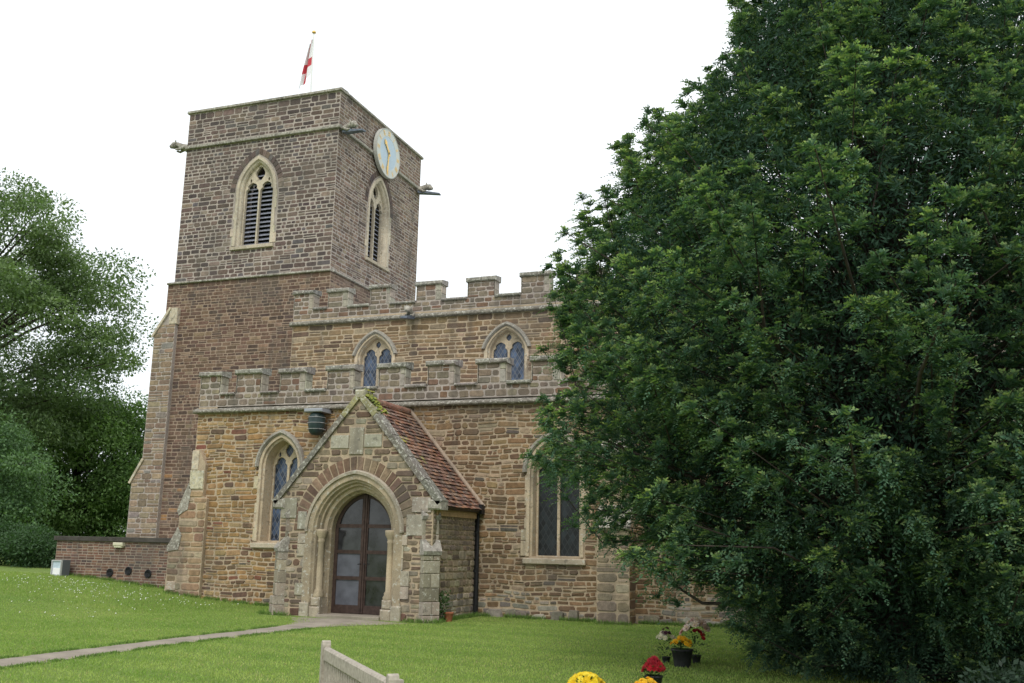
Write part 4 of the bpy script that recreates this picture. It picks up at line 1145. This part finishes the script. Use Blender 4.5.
    for i in range(nb):
        z0 = max(.7, end[i, 2]*.62 - .4); s0 = Vector((cx, cy, z0)); e0 = Vector(end[i]); b0 = e0 - Vector(ax[i])*L[i]
        m0 = s0.lerp(b0, .5) + Vector((0, 0, rr_.uniform(-.2, .3)))
        big = i % 7 == 0
        tube(mb, [s0, m0, b0, e0], [.07, .045, .022, .006] if big else [.03, .022, .014, .005], 5 if big else 3, caps=False)
    mb.build('limbs', BARK, root)
    return root
PROF = [(.15, 2.2), (.9, 2.9), (1.6, 4.4), (2.7, 5.05), (4.0, 5.25), (5.6, 5.4), (6.6, 4.9), (7.3, 4.2), (8.5, 3.45), (9.4, 2.85), (10.4, 2.15), (11.6, 1.5), (12.8, .8)]
EXB = []; _r = random.Random(8)
for (X_, Z_, l_) in ((-1.8, 10.5, 2.0), (-2.35, 9.5, 1.9), (-3.15, 8.7, 1.7), (-3.75, 8.4, 1.6), (-4.35, 7.3, 1.5), (-4.85, 6.3, 1.5), (-.7, 10.9, 2.0), (-2.9, 8.2, 1.8), (-4.0, 7.4, 1.6)):
    for k in range(7): EXB.append(((X_ + _r.uniform(-.1, .25)*(k > 0), 15 + _r.uniform(-.3, .3), Z_ - .22*k*_r.random()), (-.22 + _r.uniform(-.08, .08), _r.uniform(-.1, .1), 1), l_))
yew(.30, 15.0, PROF, 760, 11, 13, 'yew_tree', 'huge dark green yew filling the right side in front of the church', 21, extra=EXB)

def broadleaf(name, cx, cy, cz, rx, ry, rz, ncl, nl, base, light, leafL, label, seed, trunk_z=0, group=None, cat='tree', cr=(.9, 1.9), hole=.0, low=-1, limbs=True, gz0=None):
    g = np.random.default_rng(seed); z0 = gz(cx, cy)
    root = empty(name, (cx, cy, z0), label, cat, group)
    d = g.normal(size=(ncl, 3)); d /= np.linalg.norm(d, axis=1, keepdims=True)
    k = g.uniform(.45, 1.0, ncl)**.6
    cen = np.array([cx, cy, cz]) + d*k[:, None]*np.array([rx, ry, rz])
    cen[:, 2] = np.maximum(cen[:, 2], low if low > -1 else z0+.2)
    R = g.uniform(cr[0], cr[1], ncl)
    n = ncl*nl; ci = np.repeat(np.arange(ncl), nl)
    dd = g.normal(size=(n, 3)); dd /= np.linalg.norm(dd, axis=1, keepdims=True)
    rr_ = g.uniform(.25, 1.0, n)**.6
    pos = cen[ci] + dd*(R[ci]*rr_)[:, None]*np.array([1.15, 1.15, .55])
    pos[:, 2] -= .12*((pos[:, 0]-cen[ci, 0])**2 + (pos[:, 1]-cen[ci, 1])**2)/R[ci]
    ld = dd*.6 + g.normal(0, .6, (n, 3)) + np.array([0, 0, -.25]); nn = np.array([0, 0, 1.]) + g.normal(0, .55, (n, 3))
    t = g.random((n, 1))*.6 + .4*g.random((ncl, 1))[ci]
    C = np.array(base)*(1-t) + np.array(light)*t; C *= g.uniform(.75, 1.25, (n, 1))
    np_leaves('crown', LEAF, pos, ld, nn, leafL*g.uniform(.7, 1.3, n), leafL*.5*g.uniform(.7, 1.3, n), C, root, origin=(cx, cy, z0))
    if limbs:
        mb = MB(); R0 = .03*cz+.1
        tube(mb, [(cx, cy, z0-.3), (cx+.1, cy, z0+cz*.3), (cx-.15, cy, cz*.8), (cx, cy, cz+rz*.5)], [R0*1.3, R0, R0*.7, R0*.2], 10); mb.build('trunk', BARK, root)
        mb = MB(); R2 = random.Random(seed)
        for i in range(0, ncl, 2):
            e = Vector(cen[i]); s = Vector((cx, cy, max(z0+1.2, min(cz+rz*.4, e.z*.6)))); m_ = s.lerp(e, .55)+Vector((0, 0, R2.uniform(.1, .8)))
            tube(mb, [s, m_, e], [R0*.35, R0*.16, .02], 5, caps=False)
        mb.build('limbs', BARK, root)
    return root
TG = 'broadleaf trees around the churchyard'
broadleaf('broadleaf_tree', -48.3, 38, 12.6, 11.5, 9, 8.8, 240, 640, (.085, .14, .06), (.19, .265, .11), .21, 'large airy broadleaf tree rising against the sky left of the tower', 31, cr=(.9, 2.1), group=TG)
broadleaf('broadleaf_tree', -41.5, 34.5, 4.3, 5.8, 3.6, 3.4, 60, 700, (.06, .12, .06), (.16, .26, .11), .18, 'low dark drooping tree above the hedge', 32, cr=(1.0, 1.9), group=TG)
broadleaf('broadleaf_tree', -45.5, 47, 5.6, 7, 5, 5.2, 190, 620, (.085, .165, .055), (.22, .33, .11), .22, 'bright green bushy tree directly left of the tower buttress', 33, cr=(1.0, 2.0), group=TG)
broadleaf('hedge', -30.6, 27.2, 1.0, 6.0, 1.4, 1.1, 70, 420, (.03, .065, .025), (.06, .12, .045), .12, 'dark evergreen hedge behind the brick wall', 34, cat='hedge', cr=(.45, .85), limbs=False)
broadleaf('broadleaf_tree', -64, 50, 8, 10, 7, 8, 70, 380, (.04, .08, .025), (.08, .14, .05), .34, 'dark tree at the left edge behind the larger airy tree', 35, cr=(1.3, 2.4), group=TG)
broadleaf('juniper_shrub', 1.55, 10.6, .25, .85, .7, .4, 26, 420, (.02, .038, .025), (.045, .075, .05), .07, 'low dark feathery juniper at the foot of the yew', 36, cat='shrub', cr=(.2, .36), limbs=False)
broadleaf('broadleaf_tree', 16, 48, 8, 9, 6, 7.5, 70, 330, (.04, .08, .025), (.08, .14, .05), .34, 'dark tree beyond the east end of the church', 37, cr=(1.3, 2.4), group=TG)

# ------------------------------------------------------------------ grass blades and daisies
g = np.random.default_rng(77)
def in_view(x, y, m=30):
    d = np.stack([x, y, np.zeros_like(x)-1.6], 1); zz = d @ np.array(Fw)
    px = 512+984*(d @ np.array(Rt2))/zz; return (zz > 1) & (px > -60) & (px < 1090)
n = 520000
x = g.uniform(-27, 3, n); y = g.uniform(8.6, 24.5, n)
ok = in_view(x, y) & ~((x > -11.06) & (x < -10.40) & (y < 18.6)) & ~((y > 19.2) & (x > -13.2) & (x < -8.8)) & (y < np.where(x < -17.9, 22.7, 22.1)) 
ok &= g.random(n) < np.clip(14.0/y, 0, 1)**1.2
x = x[ok]; y = y[ok]; n = len(x)
zv = np.array([gz(a, b) for a, b in zip(x, y)])
pos = np.stack([x, y, zv-.004], 1); d = np.stack([g.normal(0, .45, n), g.normal(0, .45, n), np.ones(n)], 1); nn = g.normal(size=(n, 3)); nn[:, 2] = 0
edge = ((x < -15) & (y > 18))
Lb = g.uniform(.022, .05, n)*np.where(edge, 1.6, 1)
patch = .5+.25*np.sin(x*.8+np.sin(y*.6)*2)*np.sin(y*.9+x*.25)+.25*np.sin(x*2.3+np.sin(y*1.9)*1.5+y)*np.sin(y*2.7-x*.7)
stripe = (np.sin((y+.15*x)*2*np.pi/1.15) > 0)*1.0
t = np.clip(.55*patch - .1 + .26*stripe*(x > -10) + g.random(n)*.5, 0, 1)[:, None]
C = np.array([.185, .31, .06])*(1-t) + np.array([.39, .475, .14])*t
dry = g.random(n) < .03+.12*np.clip(patch-.62, 0, 1)*3; C[dry] = np.array([.46, .42, .20])
Cw = C*g.uniform(.8, 1.2, (n, 1)); Wb = g.uniform(.006, .012, n)
segs = [((-22.4, 22.7), (-17.9, 22.7)), ((-17.9, 22.02), (-13.2, 22.15)), ((-13.3, 19.6), (-12.5, 19.5)), ((-9.6, 19.45), (-8.8, 19.6)), ((-8.95, 19.7), (-8.95, 22.1)), ((-8.9, 22.05), (1.0, 22.05)), ((-11.13, 9), (-11.13, 17)), ((-10.33, 9), (-10.33, 17)), ((-5.98, 21.55), (-5.2, 21.55))]
ex = []
for (p0, p1) in segs:
    m_ = int(math.hypot(p1[0]-p0[0], p1[1]-p0[1])*620); tt_ = g.random(m_); cl_ = (np.sin(tt_*40+p0[0])*.5+np.sin(tt_*97)*.5) > -.25
    xx_ = p0[0]+(p1[0]-p0[0])*tt_ + g.normal(0, .035, m_); yy_ = p0[1]+(p1[1]-p0[1])*tt_ + g.normal(0, .035, m_)
    ex.append(np.stack([xx_, yy_], 1)[cl_])
ex = np.concatenate(ex); m_ = len(ex); pe = np.stack([ex[:, 0], ex[:, 1], [gz(a, b)-.004 for a, b in ex]], 1)
pos = np.concatenate([pos, pe]); d = np.concatenate([d, np.stack([g.normal(0, .5, m_), g.normal(0, .5, m_), np.ones(m_)], 1)]); nn = np.concatenate([nn, g.normal(size=(m_, 3))])
Lw = np.where(np.abs(ex[:, 0]+10.73) < .5, g.uniform(.03, .06, m_), g.uniform(.05, .15, m_))
Lb = np.concatenate([Lb, Lw]); Wb = np.concatenate([Wb, g.uniform(.006, .013, m_)]); Cw = np.concatenate([Cw, np.array([.15, .25, .06])*g.uniform(.6, 1.3, (m_, 1))])
o = np_leaves('grass', BLADE, pos, d, nn, Lb, Wb, Cw)
tag(o, 'short mown lawn grass in front of the church', 'grass', kind='stuff')
n = 330
x = np.concatenate([g.normal(-19.4, 1.7, n//2), g.uniform(-24, -15, n//2)]); y = np.concatenate([g.normal(20.6, .9, n//2), g.uniform(15.5, 22.3, n//2)])
m_ = (y < 22.5) & (x < -13.5); x = x[m_]; y = y[m_]; n = len(x); mb = MB()
for a, b in zip(x, y):
    z = gz(a, b)+.05; r = random.uniform(.006, .014); q = [(a+r*math.cos(t), b-.004+r*math.sin(t)*.8, z+r*.75*math.sin(t)) for t in [i*math.pi/3 for i in range(6)]]
    mb.add(q, [tuple(range(6))], 0, (.66, .67, .60)); mb.add([(a-.003, b, z), (a+.003, b, z), (a, b, z-.05)], [(0, 1, 2)], 0, (.08, .15, .03))
tag(mb.build('daisies', PAINT), 'scattered white daisies on the raised grass by the brick wall', 'daisies', kind='stuff')
for o in bpy.data.objects:
    if '_o' in o: del o['_o']
